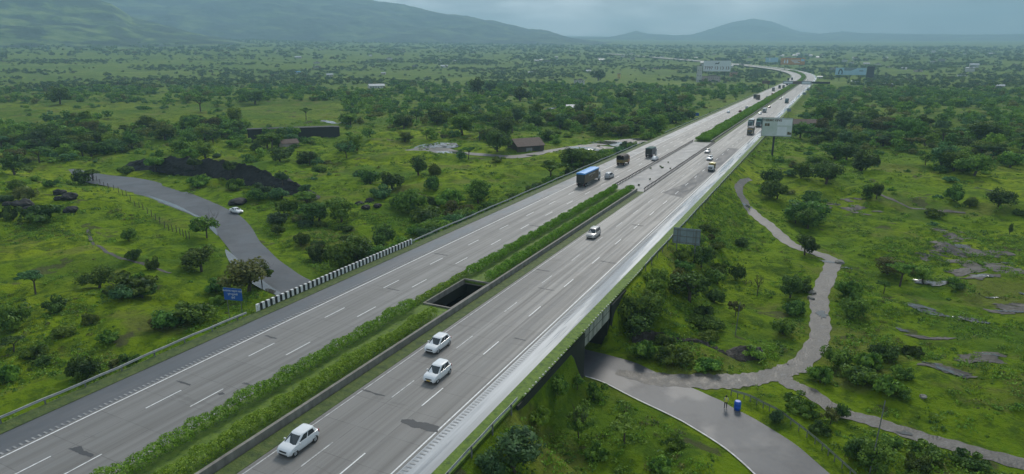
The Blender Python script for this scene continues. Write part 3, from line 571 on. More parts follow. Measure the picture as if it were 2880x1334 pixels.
def car(kind,col,loc,rz,label,cat='car',group=None,plate='plateW',detail=True,rack=False):
    c=CARS[kind]; root=empty({'hatch':'hatchback_car','tallhatch':'hatchback_car','mpv':'minivan','sedan':'sedan_car'}[kind],loc,rz,label,cat,group)
    pm=P[col]; L_=c['L'];W_=c['W'];H_=c['H']; hs=c['hood']; ys=[h[0] for h in hs]; zs=[h[1] for h in hs]; y0,y1=ys[0],ys[-1]
    st_=sorted(set([y0,y0+.06,y0+.2]+ys+[y1-.05,y1-.2,y1-.45,0,-.7])); rings=[]
    for y in st_:
        e0=(y-y0)/.35; e1=(y1-y)/.42; rr=min(1,e0,e1); rr=max(0,rr); hw=W_/2*(.84+.16*math.sin(rr*math.pi/2)); zt_=interp(ys,zs,y); zb_=.20+(.12*(1-rr))
        mid=.55+.08*(1-rr)
        rings.append([(0,y,zb_),(hw*.86,y,zb_),(hw*.97,y,zb_+.13),(hw,y,min(mid,zt_-.08)),(hw*.985,y,min(.72,zt_-.05)),(hw*.93,y,zt_-.015),(hw*.84,y,zt_+.012),(0,y,zt_+.045),
                      (-hw*.84,y,zt_+.012),(-hw*.93,y,zt_-.015),(-hw*.985,y,min(.72,zt_-.05)),(-hw,y,min(mid,zt_-.08)),(-hw*.97,y,zb_+.13),(-hw*.86,y,zb_)])
    mb=MB(); mb.loft(rings)
    # cabin: ring outlines at belt, shoulder, roof
    by0,by1=c['base']; ry0,ry1=c['roof']; bz=c['belt']-.06; rz_=H_
    def outline(f,z,ins=0):
        a0=by0+(ry0-by0)*f; a1=by1+(ry1-by1)*f; w_=(W_/2*.90)*(1-f)+c['hw']*f-ins
        return [(-w_*.55,a0,z),(w_*.55,a0,z),(w_*.92,a0+.07,z),(w_,a0+.25,z),(w_,(a0+a1)/2,z),(w_,a1-.35,z),(w_*.93,a1-.1,z),(w_*.6,a1,z),(-w_*.6,a1,z),(-w_*.93,a1-.1,z),(-w_,a1-.35,z),(-w_,(a0+a1)/2,z),(-w_,a0+.25,z),(-w_*.92,a0+.07,z)]
    def top(s,dz): 
        o_=outline(1,rz_+dz); cy=(ry0+ry1)/2; return [(x*s,cy+(y-cy)*s,z) for x,y,z in o_]
    cab=[outline(0,bz),outline(.5,bz+(rz_-bz)*.47),outline(.93,rz_-.075),top(.965,-.02),top(.7,.012),top(.25,.025)]
    mb.loft(cab)
    body=mb.build('body',pm,root,smooth=True)
    for p in body.data.polygons: p.use_smooth=True
    m=body.modifiers.new('smooth','EDGE_SPLIT'); m.split_angle=R(38)
    def gquad(name,pts,mt=M['glass'],off=.012,sub=True):
        v=[Vector(p) for p in pts]; n=(v[1]-v[0]).cross(v[2]-v[0]).normalized(); ce=sum(v,Vector())/len(v)
        if n.dot(ce-Vector((0,(by0+by1)/2,bz+.1)))<0: n=-n
        q=[p+n*off for p in v]; r_=[p-n*.03 for p in v]; k=len(q); b=MB(); b.add(q+r_,[tuple(range(k)),tuple(range(2*k-1,k-1,-1))]+[(i,(i+1)%k,k+(i+1)%k,k+i) for i in range(k)]); return b.build(name,mt,root)
    lo=outline(.05,bz+(rz_-bz)*.05+.01); hi=outline(.92,rz_-.085); lo2=outline(.15,bz+(rz_-bz)*.15)
    def mixp(a,b,t): return tuple(a[i]*(1-t)+b[i]*t for i in range(3))
    # windscreen wraps slightly round the corners
    gquad('windscreen',[mixp(lo[8],lo[9],.92),lo[8],lo[7],mixp(lo[7],lo[6],.92),mixp(hi[7],hi[6],.85),hi[7],hi[8],mixp(hi[8],hi[9],.85)])
    gquad('rear_window',[mixp(lo2[1],lo2[2],.6),mixp(lo2[0],lo2[13],.6),mixp(hi[0],hi[13],.6),mixp(hi[1],hi[2],.6)])
    for s,(a,b_,cc) in ((1,(3,4,5)),(-1,(12,11,10))):
        A0,A1,A2=lo2[a],lo2[b_],lo2[cc]; B0,B1,B2=hi[a],hi[b_],hi[cc]
        if kind=='mpv':
            gquad('side_window',[mixp(A0,A1,.02),mixp(A0,A1,.42),mixp(B0,B1,.42),mixp(B0,B1,.02)]); gquad('side_window',[mixp(A0,A1,.50),mixp(A1,A2,.18),mixp(B1,B2,.16),mixp(B0,B1,.50)]); gquad('side_window',[mixp(A1,A2,.27),mixp(A2,A2,.9),mixp(B2,B2,.9),mixp(B1,B2,.25)])
        else:
            gquad('side_window',[mixp(A0,A1,.12),mixp(A0,A1,.93),mixp(B0,B1,.93),mixp(B0,B1,.10)]); gquad('side_window',[mixp(A1,A2,.06),mixp(A1,A2,1.0),mixp(B1,B2,.96),mixp(B1,B2,.06)])
    wy=c['wb']/2; x_=W_/2-.01
    for sx in (1,-1):
        for sy in (1,-1):
            yy=sy*wy+(.02 if sy>0 else -.02)
            wheel(root,sx*(x_),yy,c['r'])
            b=MB(); b.tube((sx*(x_-.12),yy,c['r']+.02),(sx*(x_+.004),yy,c['r']+.02),c['r']*1.17,n=20); b.build('wheel_arch',M['trim'],root)
    if detail:
        for sx in (1,-1):
            b=MB(); yf=y1-.28; b.loft([[(sx*(W_/2*.93),yf-.22,.80),(sx*(W_/2*.60),yf+.14,.69),(sx*(W_/2*.58),yf+.21,.56),(sx*(W_/2*.92),yf+.03,.58)],[(sx*(W_/2*.99),yf-.20,.82),(sx*(W_/2*.64),yf+.19,.71),(sx*(W_/2*.62),yf+.27,.575),(sx*(W_/2*.985),yf+.09,.60)]]); b.build('headlight',M['lamp'],root)
            b=MB(); b.box(sx*(W_/2*.80)-.09,sx*(W_/2*.80)+.09,y0+.02,y0+.14,.72,1.0 if kind!='sedan' else .88); b.build('tail_light',M['tail'],root,bevel=.02)
            b=MB(); b.box(min(sx*(W_/2*.92),sx*(W_/2+.14)),max(sx*(W_/2*.92),sx*(W_/2+.14)),by1-.47,by1-.36,bz+.05,bz+.19); b.build('wing_mirror',pm,root,bevel=.03)
        b=MB(); b.box(-W_*.30,W_*.30,y1-.10,y1+.016,.27,.40); b.build('lower_grille',M['trim'],root,bevel=.02)
        b=MB(); b.loft([[(x_,y1-.05,.545),(x_,y1-.10,.66),(x_,y1-.04,.67),(x_,y1+.008,.55)] for x_ in (-W_*.24,W_*.24)]); b.build('grille',M['trim'],root)
        b=MB(); b.loft([[(x_,y1-.62,.905),(x_,y1-.60,.93),(x_,y1-.58,.93),(x_,y1-.56,.905)] for x_ in (-.02,.02)]); b.build('bonnet_badge',M['rim'],root)
        for yy in (y1+.014,y0-.014):
            b=MB(); b.box(-.25,.25,min(yy,yy-.01),max(yy,yy-.01),.40,.52); b.build('number_plate',M[plate],root)
    if rack:
        for sx in (1,-1): b=MB(); b.tube((sx*c['hw']*.9,ry0+.2,H_+.05),(sx*c['hw']*.9,ry1-.2,H_+.05),.02); b.build('roof_rail',M['steel'],root)
    return root
PI=math.pi
def put(pt,x=None): return (x if x is not None else pt[0],pt[1],hz(pt[0],pt[1]))
car('hatch','white',(6.35,36.45,0),PI,'white hatchback nearest the camera, in the lane beside the median wall','car')
car('tallhatch','white',(10.55,53.1,0),PI,'white hatchback with a yellow number plate in the middle lane','car',plate='plateY')
car('hatch','white',(6.6,59.3,0),PI,'white hatchback by the median, just behind the one with the yellow plate','car')
car('mpv','beige',(6.9,115.5,0),PI,'silver beige minivan coming alone down the lane beside the median hedge','van',rack=True)
car('mpv','silver',(-10.2,178.5,0),0,'silver van driving away to the right of the blue topped truck','van')
car('sedan','white',(-6.6,218.5,0),0,'white car driving away, just right of the green backed truck','car')
car('sedan','white',(10.4,227.5,0),PI,'white car in the middle oncoming lane, behind the yellow topped pickup','car')
car('sedan','silver',(6.6,245,0),PI,'silver white car in the lane beside the dark median railing','car')
for k,(kd,c_,x,y,rz,lb) in enumerate([
 ('sedan','white',-13.2,437,0,'pale car in the left lane ahead of the access track, leftmost of three far cars'),
 ('sedan','red',-7.2,447,0,'dark red car driving away, middle one of three far cars left of the median'),
 ('mpv','silver',-7.2,482,0,'pale silver van driving away close to the far median shrubs'),
 ('sedan','silver',-7,631,0,'pale car beside the median shrubs, right of the far brown truck'),
 ('sedan','red',-7,684,0,'small dark car driving away just in front of the white truck near the gantry'),
 ('sedan','white',6.4,435,PI,'white car right behind the pair of trucks in the oncoming lanes'),
 ('sedan','red',6.4,497,PI,'reddish brown car behind the white and teal minibus'),
 ('sedan','grey',6.4,603,PI,'grey car, front one of two cars left of the far green truck'),
 ('sedan','white',6.6,628,PI,'white car, rear one of two cars left of the far green truck'),
 ('sedan','silver',10.3,889,PI,'silver car coming out from under the sign gantry'),
 ('sedan','grey',8,1131,PI,'grey car at the start of the bend beyond the gantry'),
 ('sedan','silver',-2,1340,PI+.15,'silver car in the middle of the far bend')]):
    car(kd,c_,(x,y,hz(x,y)),rz,lb,detail=False)
p=at(595,536,lambda x,y:np.full(np.shape(x),-6.5)); car('sedan','white',(p[0],p[1],-6.45),R(-98),'white sedan parked by the earth heap at the edge of the left side road','car')
# lorries : local +Y is the front
def truck(loc,rz,label,L_=9,W_=2.45,H_=3.5,cab='cab_white',side='brown_side',top='brown_tarp',rear='dark_side',front=None,name='cargo_truck',cabl=1.9,openback=False,axles=2,tarpdrop=.12,cat='truck',cabh=2.7,text=False,arched=False):
    root=empty(name,loc,rz,label,cat); y1=L_/2; y0=-L_/2; cy=y1-cabl; fz=1.15
    b=MB(); b.box(-.45,.45,y0+.3,y1-.3,.62,.95); b.box(-W_/2+.05,W_/2-.05,y0+.02,y0+.14,.45,.62); b.box(-W_/2+.1,-W_/2+.3,y0+.05,y0+.12,.55,1.1); b.box(W_/2-.3,W_/2-.1,y0+.05,y0+.12,.55,1.1); b.build('chassis',M['chassis'],root)
    if not openback:
        b=MB(); b.box(-W_/2,W_/2,y0,cy-.22,fz,H_-.05)
        n=int((cy-y0)/1.1)
        for k in range(1,n):
            yy=y0+k*(cy-.22-y0)/n
            for sx in (1,-1): b.box(sx*W_/2-(.0 if sx>0 else .03),sx*W_/2+(.03 if sx>0 else 0),yy-.04,yy+.04,fz+.05,H_-.1)
        b.build('cargo_body',M[side],root)
        b=MB(); b.box(-W_/2+.04,W_/2-.04,y0-.03,y0-.004,fz+.06,H_-.14); b.box(-.03,.03,y0-.05,y0-.032,fz+.1,H_-.2); b.build('rear_doors',M[rear],root)
        b=MB(); rings=[]
        for k in range(8):
            yy=y0-.05+(cy-.14-y0)*k/7; z0=H_+.02+.05*math.sin(k*2.1); rings.append([(-W_/2-.05,yy,H_-.05-tarpdrop),(-W_/2-.045,yy,H_+.0),(0,yy,z0+.10+(.28 if arched else 0)),(W_/2+.045,yy,H_+.0),(W_/2+.05,yy,H_-.05-tarpdrop)])
        b.loft(rings); b.build('roof_cover',M[top],root)
    else:
        b=MB(); b.box(-W_/2,W_/2,y0,cy-.22,fz,fz+.12); b.box(-W_/2,-W_/2+.08,y0,cy-.22,fz+.12,2.2); b.box(W_/2-.08,W_/2,y0,cy-.22,fz+.12,2.2); b.box(-W_/2+.08,W_/2-.08,y0,y0+.08,fz+.12,2.05); b.box(-W_/2+.08,W_/2-.08,cy-.32,cy-.22,fz+.12,H_-.2); b.build('cargo_body',M['ochre'],root)
        b=MB(); A=[(-W_/2-.04,1.9),(-W_/2-.04,H_-.35),(-W_/2+.25,H_-.04),(0,H_+.08),(W_/2-.25,H_-.04),(W_/2+.04,H_-.35),(W_/2+.04,1.9)]
        B=[(x*.96,z-.05) for x,z in A][::-1]; b.loft([[(x,y,z+.03*math.sin(y*3+x)) for x,z in A]+[(x,y,z) for x,z in B] for y in np.linspace(y0-.02,cy-.25,6)]); b.build('roof_cover',M[top],root)
        b=MB(); b.box(-.5,W_/2-.2,y0+1.2,cy-.8,fz+.12,2.3); b.box(-W_/2+.15,-.2,y0+.6,cy-1.4,fz+.12,1.9); b.build('load',M['dark_side'],root)
    hc=W_/2-.06
    b=MB(); b.loft([[(-hc,cy-.05,.55),(hc,cy-.05,.55),(hc,cy-.05,cabh),(hc*.9,cy,cabh+.12),(-hc*.9,cy,cabh+.12),(-hc,cy-.05,cabh)],[(-hc,y1-.5,.55),(hc,y1-.5,.55),(hc,y1-.5,cabh-.02),(hc*.9,y1-.6,cabh+.10),(-hc*.9,y1-.6,cabh+.10),(-hc,y1-.5,cabh-.02)],[(-hc,y1-.08,.55),(hc,y1-.08,.55),(hc,y1-.14,1.6),(hc*.86,y1-.38,cabh-.05),(-hc*.86,y1-.38,cabh-.05),(-hc,y1-.14,1.6)],[(-hc*.95,y1,.6),(hc*.95,y1,.6),(hc*.95,y1-.05,1.5),(hc*.86,y1-.30,cabh-.2),(-hc*.86,y1-.30,cabh-.2),(-hc*.95,y1-.05,1.5)]]); b.build('cab',M[cab],root)
    b=MB(); b.add([(-hc*.9,y1-.045,1.56),(hc*.9,y1-.045,1.56),(hc*.82,y1-.26,cabh-.28),(-hc*.82,y1-.26,cabh-.28),(-hc*.9,y1-.2,1.56),(hc*.9,y1-.2,1.56),(hc*.82,y1-.36,cabh-.28),(-hc*.82,y1-.36,cabh-.28)],[(0,1,2,3),(7,6,5,4),(0,4,5,1),(1,5,6,2),(2,6,7,3),(3,7,4,0)]); b.build('windscreen',M['glass'],root)
    for sx in (1,-1):
        b=MB(); b.box(min(sx*hc*.97,sx*(hc+.012)),max(sx*hc*.97,sx*(hc+.012)),cy+.25,y1-.62,1.6,cabh-.25); b.build('side_window',M['glass'],root)
        b=MB(); b.box(sx*hc*.75-.14,sx*hc*.75+.14,y1-.05,y1+.03,.78,.98); b.build('headlight',M['lamp'],root,bevel=.02)
        b=MB(); b.box(sx*W_*.40-.1,sx*W_*.40+.1,y0-.05,y0+.03,.66,.8); b.build('tail_light',M['tail'],root)
        for yy in [y1-.95]+[y0+1.3+k*1.25 for k in range(axles-1)]: wheel(root,sx*(W_/2-.06),yy,.50,.34)
    b=MB(); b.box(-hc*.7,hc*.7,y1-.02,y1+.03,.95,1.35); b.box(-hc*.96,hc*.96,y1-.05,y1+.07,.5,.72); b.build('grille',M['chassis'],root,bevel=.02)
    return root
t_=truck((-12.9,168.2,0),0,'large brown box truck with a bright blue tarpaulin roof in the left lane',L_=13.8,H_=3.9,cab='cab_white',top='blue_tarp',axles=3,tarpdrop=.3)
# pale lettering band on the truck side, as far as it reads
def text(s,size,m,parent,loc,rot,ext=.01,align='CENTER',name='lettering',sx=1,bold=0.0):
    cu=bpy.data.curves.new('t','FONT'); cu.body=s; cu.size=size; cu.extrude=ext; cu.align_x=align; cu.align_y='CENTER'; cu.resolution_u=2; cu.offset=bold
    o=bpy.data.objects.new('t',cu); COL.objects.link(o); dg=bpy.context.evaluated_depsgraph_get(); me=bpy.data.meshes.new_from_object(o.evaluated_get(dg)); bpy.data.objects.remove(o)
    me.materials.clear(); ob=link(name,me,m,parent); ob.location=loc; ob.rotation_euler=rot; ob.scale=(sx,1,1); return ob
M['pale']=mat('pale_lettering',(.48,.46,.42),.6)
text('TRANSPORT CARRIER',.55,M['pale'],t_,(1.27,-1.2,2.95),(R(90),0,R(90)),ext=.012)
text('LINES',.4,M['pale'],t_,(1.27,-1.2,2.35),(R(90),0,R(90)),ext=.012)
truck((-13.7,204.2,0),0,'brown tarpaulin covered truck with open dark back and ochre tail in the left lane',L_=7.5,H_=3.5,cab='cab_orange',openback=True,top='brown_tarp')
truck((-9.9,226.0,0),0,'grey green backed truck beside the white car, third truck up the departing lanes',L_=7.5,H_=3.4,cab='cab_white',side='grey_tarp',top='green_box',rear='dark_side')
truck((14.7,205.0,0),PI,'small pickup truck with yellow load and white cab in the oncoming kerb lane',L_=4.6,W_=1.7,H_=2.35,cab='cab_white',side='ochre',top='cab_yel',cabl=1.7,cabh=1.75,name='pickup_truck')
truck((13.9,316.0,0),PI,'brown fronted truck with grey tarpaulin load, nearest of three trucks by the billboard',L_=9.5,H_=3.3,cab='ochre',side='brown_side',top='grey_tarp')
truck((9.8,354.0,0),PI,'white roofed teal truck, left one of the three trucks by the billboard',L_=8.5,H_=3.6,cab='cab_teal',side='grey_tarp',top='cab_white')
truck((13.7,356.0,0),PI,'dark green box truck, right one of the three trucks by the billboard',L_=12,H_=4.1,cab='cab_teal',side='green_box',top='green_box',axles=3,cabh=3.0)
truck((7.3,452.0,0),PI,'white and teal minibus in the oncoming lane beside the far median',L_=7,W_=2.1,H_=2.7,cab='cab_white',side='cab_teal',top='cab_white',cabl=1.3,cabh=2.5,name='minibus',cat='minibus')
truck((14.2,556.0,0),PI,'lone green fronted truck with white roof in the far oncoming kerb lane',L_=9,H_=3.7,cab='cab_teal',side='grey_tarp',top='cab_white')
truck((-11,594,0),0,'brown truck driving away, right one of a far pair side by side',L_=9,H_=3.9,cab='cab_orange',top='brown_tarp',rear='brown_side')
truck((-15,610,0),0,'dark truck driving away, left one of a far pair side by side',L_=8,H_=3.4,cab='cab_teal',side='dark_side',top='dark_side')
truck((-12,757,0),0,'white truck driving away just before the sign gantry',L_=9,H_=4.0,cab='cab_white',side='grey_tarp',top='cab_white',rear='grey_tarp')
truck((-11,829,0),0,'white truck with dark back passing under the gantry',L_=9,H_=3.8,cab='cab_white',side='cab_white',top='cab_white',rear='dark_side')
truck((-7.5,842,0),0,'white truck in the lane beside the median under the gantry',L_=9,H_=3.6,cab='cab_white',side='cab_white',top='cab_white',rear='grey_tarp')
truck((-9,930,0),0,'dark truck driving away beyond the gantry close to the median',L_=9,H_=3.8,cab='cab_teal',side='dark_side',top='dark_side')
truck((-19,1112,hz(-19,1112)),0,'green truck, left one of two far trucks entering the bend',L_=9,H_=4,cab='cab_teal',side='green_box',top='green_box')
truck((-15,1136,hz(-15,1136)),0,'dark truck, right one of two far trucks entering the bend',L_=9,H_=4,cab='cab_teal',side='dark_side',top='green_box')
# ------------------------------------------------------------------ signs and billboards
M['blue']=mat('blue_sign',(.012,.085,.36),.4); M['signwhite']=mat('sign_white',(.62,.64,.66),.5); M['bill_white']=nmat('pale_billboard_sheet',[(.3,(.62,.66,.70)),(.7,(.74,.77,.80))],scale=.4)
M['bill_grey']=nmat('old_green_white_sheet',[(.3,(.42,.50,.44)),(.5,(.52,.58,.55)),(.7,(.60,.64,.66))],scale=.25,stretch=(1,1,1))
M['dark_frame']=mat('dark_steel_frame',(.03,.035,.035),.6); M['rusty']=nmat('rusty_red_frame',[(.3,(.12,.06,.05)),(.7,(.22,.13,.11))],scale=1)
M['greyprint']=mat('grey_print',(.16,.15,.15),.6); M['brownprint']=mat('brown_print',(.10,.075,.035),.6); M['orange']=nmat('orange_billboard',[(.3,(.42,.20,.06)),(.7,(.60,.33,.12))],scale=.3); M['skyblue']=nmat('pale_blue_billboard',[(.3,(.30,.50,.62)),(.7,(.42,.60,.70))],scale=.15)
M['signback']=nmat('grey_sign_back',[(.3,(.16,.21,.22)),(.7,(.24,.30,.31))],scale=1); M['dark_print']=mat('dark_print',(.03,.05,.055),.6)
def facing(x,y): return math.atan2(CAMX-x,-(CAMY-y))   # rotation that turns a local -Y face to the camera
# blue sign on the left verge
p=at(606,790); p=np.array([-27.3,58.3,zpt(-27.3,58.3)]); 
s_=empty('road_sign',(p[0],p[1],p[2]),R(14),'small blue road sign with white lettering on two posts left of the rail','sign')
def scale_sign(s_,u0,v0,u1,v1,d): pass
zt0=1.0-p[2]
b=MB(); b.box(-1.45,1.45,-.03,.03,zt0-.3,zt0+1.5); b.build('sign_panel',M['blue'],s_); 
for x_ in (-1.1,1.1): b=MB(); b.tube((x_,.06,-.5),(x_,.06,zt0+1.45),.045); b.build('post',M['post'],s_)
for tx,zz,sz in (('यशवंतराव चव्हाण मार्ग',1.12,.36),('पुणे द्रुतगती',.62,.36),('मुंबई',.12,.36)): text(tx,sz,M['signwhite'],s_,(0,-.045,zt0+zz-.02),(R(90),0,0),ext=.006)
# big sign seen from behind on the right edge
s_=empty('road_sign',(24.6,117.5,-2),R(4),'large rectangular sign seen from behind at the right guard rail','sign')
b=MB(); b.box(-2.5,2.5,.0,.06,2.2,5.3); b.build('sign_panel',M['signback'],s_); b=MB()
for z_ in (2.5,3.7,4.9): b.box(-2.5,2.5,-.08,-.002,z_-.06,z_+.06)
for x_ in (-2.4,-1.2,0,1.2,2.4): b.box(x_-.04,x_+.04,-.06,-.003,2.25,5.25)
b.build('frame',M['post'],s_)
for x_ in (-1.7,1.7): b=MB(); b.tube((x_,-.15,-4),(x_,-.15,5.2),.09); b.build('post',M['post'],s_)
for (u,v,lb,w_) in ((2000,293,'small grey sign back standing on the verge just behind the billboard on the pole',2.4),(2018,240,'small grey sign back on the right verge, middle one of three',3.0),(2005*1.0065,228,'small grey sign back on the right verge nearest the gantry',3.2)):
    p=at(u,v+4); x_=22.5; s_=empty('road_sign',(x_,p[1],0),0,lb,'sign'); b=MB(); b.box(-w_/2,w_/2,0,.06,1.6,3.6); b.build('sign_panel',M['signback'],s_); b=MB(); b.tube((0,-.1,-1.5),(0,-.1,3.5),.08); b.build('post',M['post'],s_)
p=at(1747,298); s_=empty('road_sign',tuple(p),0,'small blue sign in the grass left of the expressway, beyond the access track','sign'); b=MB(); b.box(-2.6,2.6,-.03,.03,1.6,3.4); b.build('sign_panel',M['blue'],s_)
for x_ in (-1.8,1.8): b=MB(); b.tube((x_,.07,-.5),(x_,.07,3.3),.06); b.build('post',M['post'],s_)
text('पुणे',1.3,M['signwhite'],s_,(0,-.05,2.5),(R(90),0,0),ext=.01)
def board(loc,rz,label,w_,h_,z0,m,frame='dark_frame',poles=(0,),pr=.35,name='billboard',cat='billboard',catwalk=True):
    s_=empty(name,loc,rz,label,cat); b=MB(); b.box(-w_/2,w_/2,-.06,.06,z0,z0+h_); b.build('board_face',M[m],s_)
    b=MB(); b.box(-w_/2-.12,w_/2+.12,.062,.4,z0-.15,z0+.1); b.box(-w_/2-.12,w_/2+.12,.062,.4,z0+h_-.1,z0+h_+.12); b.box(-w_/2-.12,-w_/2+.1,.062,.4,z0,z0+h_); b.box(w_/2-.1,w_/2+.12,.062,.4,z0,z0+h_)
    for k in range(1,6): x_=-w_/2+w_*k/6; b.box(x_-.06,x_+.06,.062,.3,z0,z0+h_)
    b.build('frame',M[frame],s_)
    for x_ in poles: b=MB(); b.tube((x_,.7,-2),(x_,.7,z0+h_*.7),pr,n=12); b.build('post',M['dark_frame'],s_)
    if catwalk: b=MB(); b.box(-w_/2-1.2,w_/2-.3,-1.0,-.7,z0-.7,z0-.6); b.box(-w_/2-1.0,-w_/2-.9,-1,.4,z0-.7,z0-.6); b.box(-.1,.1,-1,.4,z0-.7,z0-.6); b.box(w_/2-.5,w_/2-.4,-1,.4,z0-.7,z0-.6); b.build('catwalk',M['dark_frame'],s_)
    return s_
def elev(u,v,x,y):  # height of a photograph point at a known plan position
    r=camray(u,v); d=math.hypot(x-CAMX,y); return CAMZ+r[2]/math.hypot(r[0],r[1])*d
p=np.array([28.4,266.0,zpt(28.4,266.0)])
def spanw(u0,u1,u_,v_,x,y):
    d=math.hypot(x-CAMX,y); a=camray(u0,v_);b_=camray(u1,v_); return d*abs(math.atan2(a[0],a[1])-math.atan2(b_[0],b_[1]))
zt_=elev(1950,297,*p[:2]); zb_=elev(1950,343,*p[:2]); w_=spanw(1913,1989,0,320,*p[:2])
s_=board(tuple(p),facing(*p[:2])+R(8),'faded white billboard with brown lettering on a single dark pole beside the expressway',w_*1.0,zt_-zb_,zb_-p[2],'bill_grey',poles=(-.6,),pr=.38)
h_=zt_-zb_; z0=zb_-p[2]
text('THERMO KING',1.2,M['brownprint'],s_,(-w_*.18,-.075,z0+h_*.87),(R(90),0,0),ext=.008,sx=.85,bold=.05)
b=MB(); b.box(-w_*.42,-w_*.35,-.075,-.062,z0+h_*.55,z0+h_*.70); b.box(-w_*.34,-w_*.26,-.075,-.062,z0+h_*.55,z0+h_*.70); b.box(w_*.36,w_*.43,-.075,-.062,z0+h_*.1,z0+h_*.26); b.box(w_*.43,w_*.49,-.075,-.062,z0+h_*.1,z0+h_*.22); b.build('printed_block',M['brownprint'],s_)
b=MB(); b.box(0.0,w_*.47,-.07,-.062,z0+h_*.60,z0+h_*.92); b.box(.1,w_*.33,-.07,-.062,z0+h_*.06,z0+h_*.52); b.build('repaired_sheet',M['bill_white'],s_)
def farboard(u0,u1,v0,v1,vb,dist_v,label,m,frame='dark_frame',poles=(-.3,.3),name='billboard',rz=0,catwalk=False):
    """board whose foot stands where the photograph shows ground row vb"""
    u=(u0+u1)/2; p=at(u,vb); w_=spanw(u0,u1,0,v0,*p[:2]); z1=elev(u,v0,*p[:2]); z0=elev(u,v1,*p[:2]); 
    s=board(tuple(p),facing(*p[:2])+rz,label,w_,z1-z0,z0-p[2],m,frame,[k*w_ for k in poles],pr=.4,name=name,catwalk=catwalk); return s,w_,z1-z0,z0-p[2],p
s_,w_,h_,z0,p=farboard(1766,1835,153,180,206,0,'large white billboard with a swirl logo and a row of digits','bill_white',frame='rusty')
text('7797 13 13 13',h_*.38,M['rusty'],s_,(0,-.08,z0+h_*.30),(R(90),0,0),ext=.01,sx=1.05,bold=.12)
b=MB()
for k in range(7):
    a=k*.5; b.tube((-h_*.18+k*h_*.05,-.08,z0+h_*.68+h_*.045*math.sin(a*2)+k*h_*.015),(-h_*.18+(k+1)*h_*.05,-.08,z0+h_*.70+h_*.045*math.sin(a*2+1)+k*h_*.02),h_*.045,h_*.05,6)
b.build('logo',M['dark_print'],s_)
BP=p
s_,w_,h_,z0,p=farboard(1961,2022,146,163,178,0,'long orange and brown billboard with two pale figures, beyond the bend','orange',frame='rusty')
b=MB()
for x_ in (-.33,-.22): b.loft([[(w_*x_+a*h_*.10,-.08,z0+h_*.2),(w_*x_+a*h_*.12,-.08,z0+h_*.5),(w_*x_+a*h_*.07,-.08,z0+h_*.62),(w_*x_+a*h_*.07,-.08,z0+h_*.75)] for a in (-1,1)],closed=False,cap=False)
b.build('figure_print',M['bill_white'],s_); b=MB()
for zz,a,c_ in ((.62,-.08,.30),(.42,-.02,.22),(.25,.05,.30)): b.box(w_*a,w_*c_,-.09,-.065,z0+h_*zz,z0+h_*(zz+.09))
b.build('text_line',M['bill_white'],s_); b=MB(); b.box(w_*.33,w_*.48,-.09,-.065,z0+h_*.5,z0+h_*.85); b.build('blue_block',M['skyblue'],s_)
s_,w_,h_,z0,p=farboard(1924,1956,145,157,168,0,'pale blue billboard left of the orange one beyond the bend','skyblue',poles=(-.3,.3))
b=MB(); b.box(-w_*.2,-w_*.12,-.09,-.065,z0+h_*.3,z0+h_*.9); b.build('printed_block',M['bill_white'],s_)
s_,w_,h_,z0,p=farboard(2098,2176,171,189,203,0,'wide pale blue billboard with a dark arched figure, right of the expressway','skyblue',poles=(-.35,0,.35))
b=MB(); n=10; A=[(-w_*.33+math.cos(math.pi*k/n)*h_*.28,-.08,z0+h_*.35+math.sin(math.pi*k/n)*h_*.5) for k in range(n+1)]; B=[(-w_*.33+math.cos(math.pi*k/n)*h_*.14,-.08,z0+h_*.3+math.sin(math.pi*k/n)*h_*.36) for k in range(n+1)]
A=[(-w_*.33+h_*.3,-.08,z0+h_*.1)]+A+[(-w_*.33-h_*.3,-.08,z0+h_*.1)]; B=[(-w_*.33+h_*.12,-.08,z0+h_*.1)]+B+[(-w_*.33-h_*.12,-.08,z0+h_*.1)]; b.loft([A,B],closed=False,cap=False); b.build('figure_print',M['dark_print'],s_)
b=MB(); b.loft([[(-w_*.22,-.07,z0+h_*.62),(0,-.07,z0+h_*.60),(w_*.12,-.07,z0+h_*.8),(w_*.2,-.07,z0+h_*.97)],[(-w_*.22,-.07,z0+h_*.97),(0,-.07,z0+h_*.97),(w_*.12,-.07,z0+h_*.975),(w_*.2,-.07,z0+h_*.98)]],closed=False,cap=False); b.build('printed_wave',M['signback'],s_)
b=MB(); b.box(w_*.27,w_*.40,-.09,-.065,z0+h_*.52,z0+h_*.66); b.build('text_line',M['signback'],s_)
b=MB(); b.box(w_*.51,w_*.75,.1,.3,z0-h_*.35,z0+h_*1.2); b.build('bare_frame_panel',M['dark_frame'],s_)
# gantry across the road near y=830
g=empty('sign_gantry',(0,830,0),0,'steel sign gantry with dark boards spanning both carriageways before the bend','gantry')
for x_ in (-23.5,-.8,22.5): b=MB(); b.tube((x_,0,-1),(x_,0,8.4),.3,n=8); b.build('post',M['dark_frame'],g)
b=MB(); b.box(-31,31,-.4,-.1,7.7,8.0); b.box(-31,31,-.4,-.1,6.0,6.25)
for k in range(26): x_=-31+k*2.4; b.tube((x_,-.25,6.1),(x_+1.2,-.25,7.85),.08,n=4); b.tube((x_+1.2,-.25,7.85),(x_+2.4,-.25,6.1),.08,n=4)
b.build('truss',M['dark_frame'],g)
for x0,x1,mm,z0,z1 in ((-31,-22.5,'rusty',5.0,8.6),(-8,3,'signback',5.2,8.6),(3,12,'rusty',5.2,8.6),(12,22.3,'signback',5.0,8.8)):
    f=MB(); f.box(x0,x1,-.62,-.42,z0,z1); o=f.build('sign_panel',M[mm],g); f=MB(); f.box(x0+.7,x1-.7,-.66,-.63,z0+.8,z1-.8); q=f.build('sign_face',M['brownprint'] if mm=='rusty' else M['bill_white'],o)
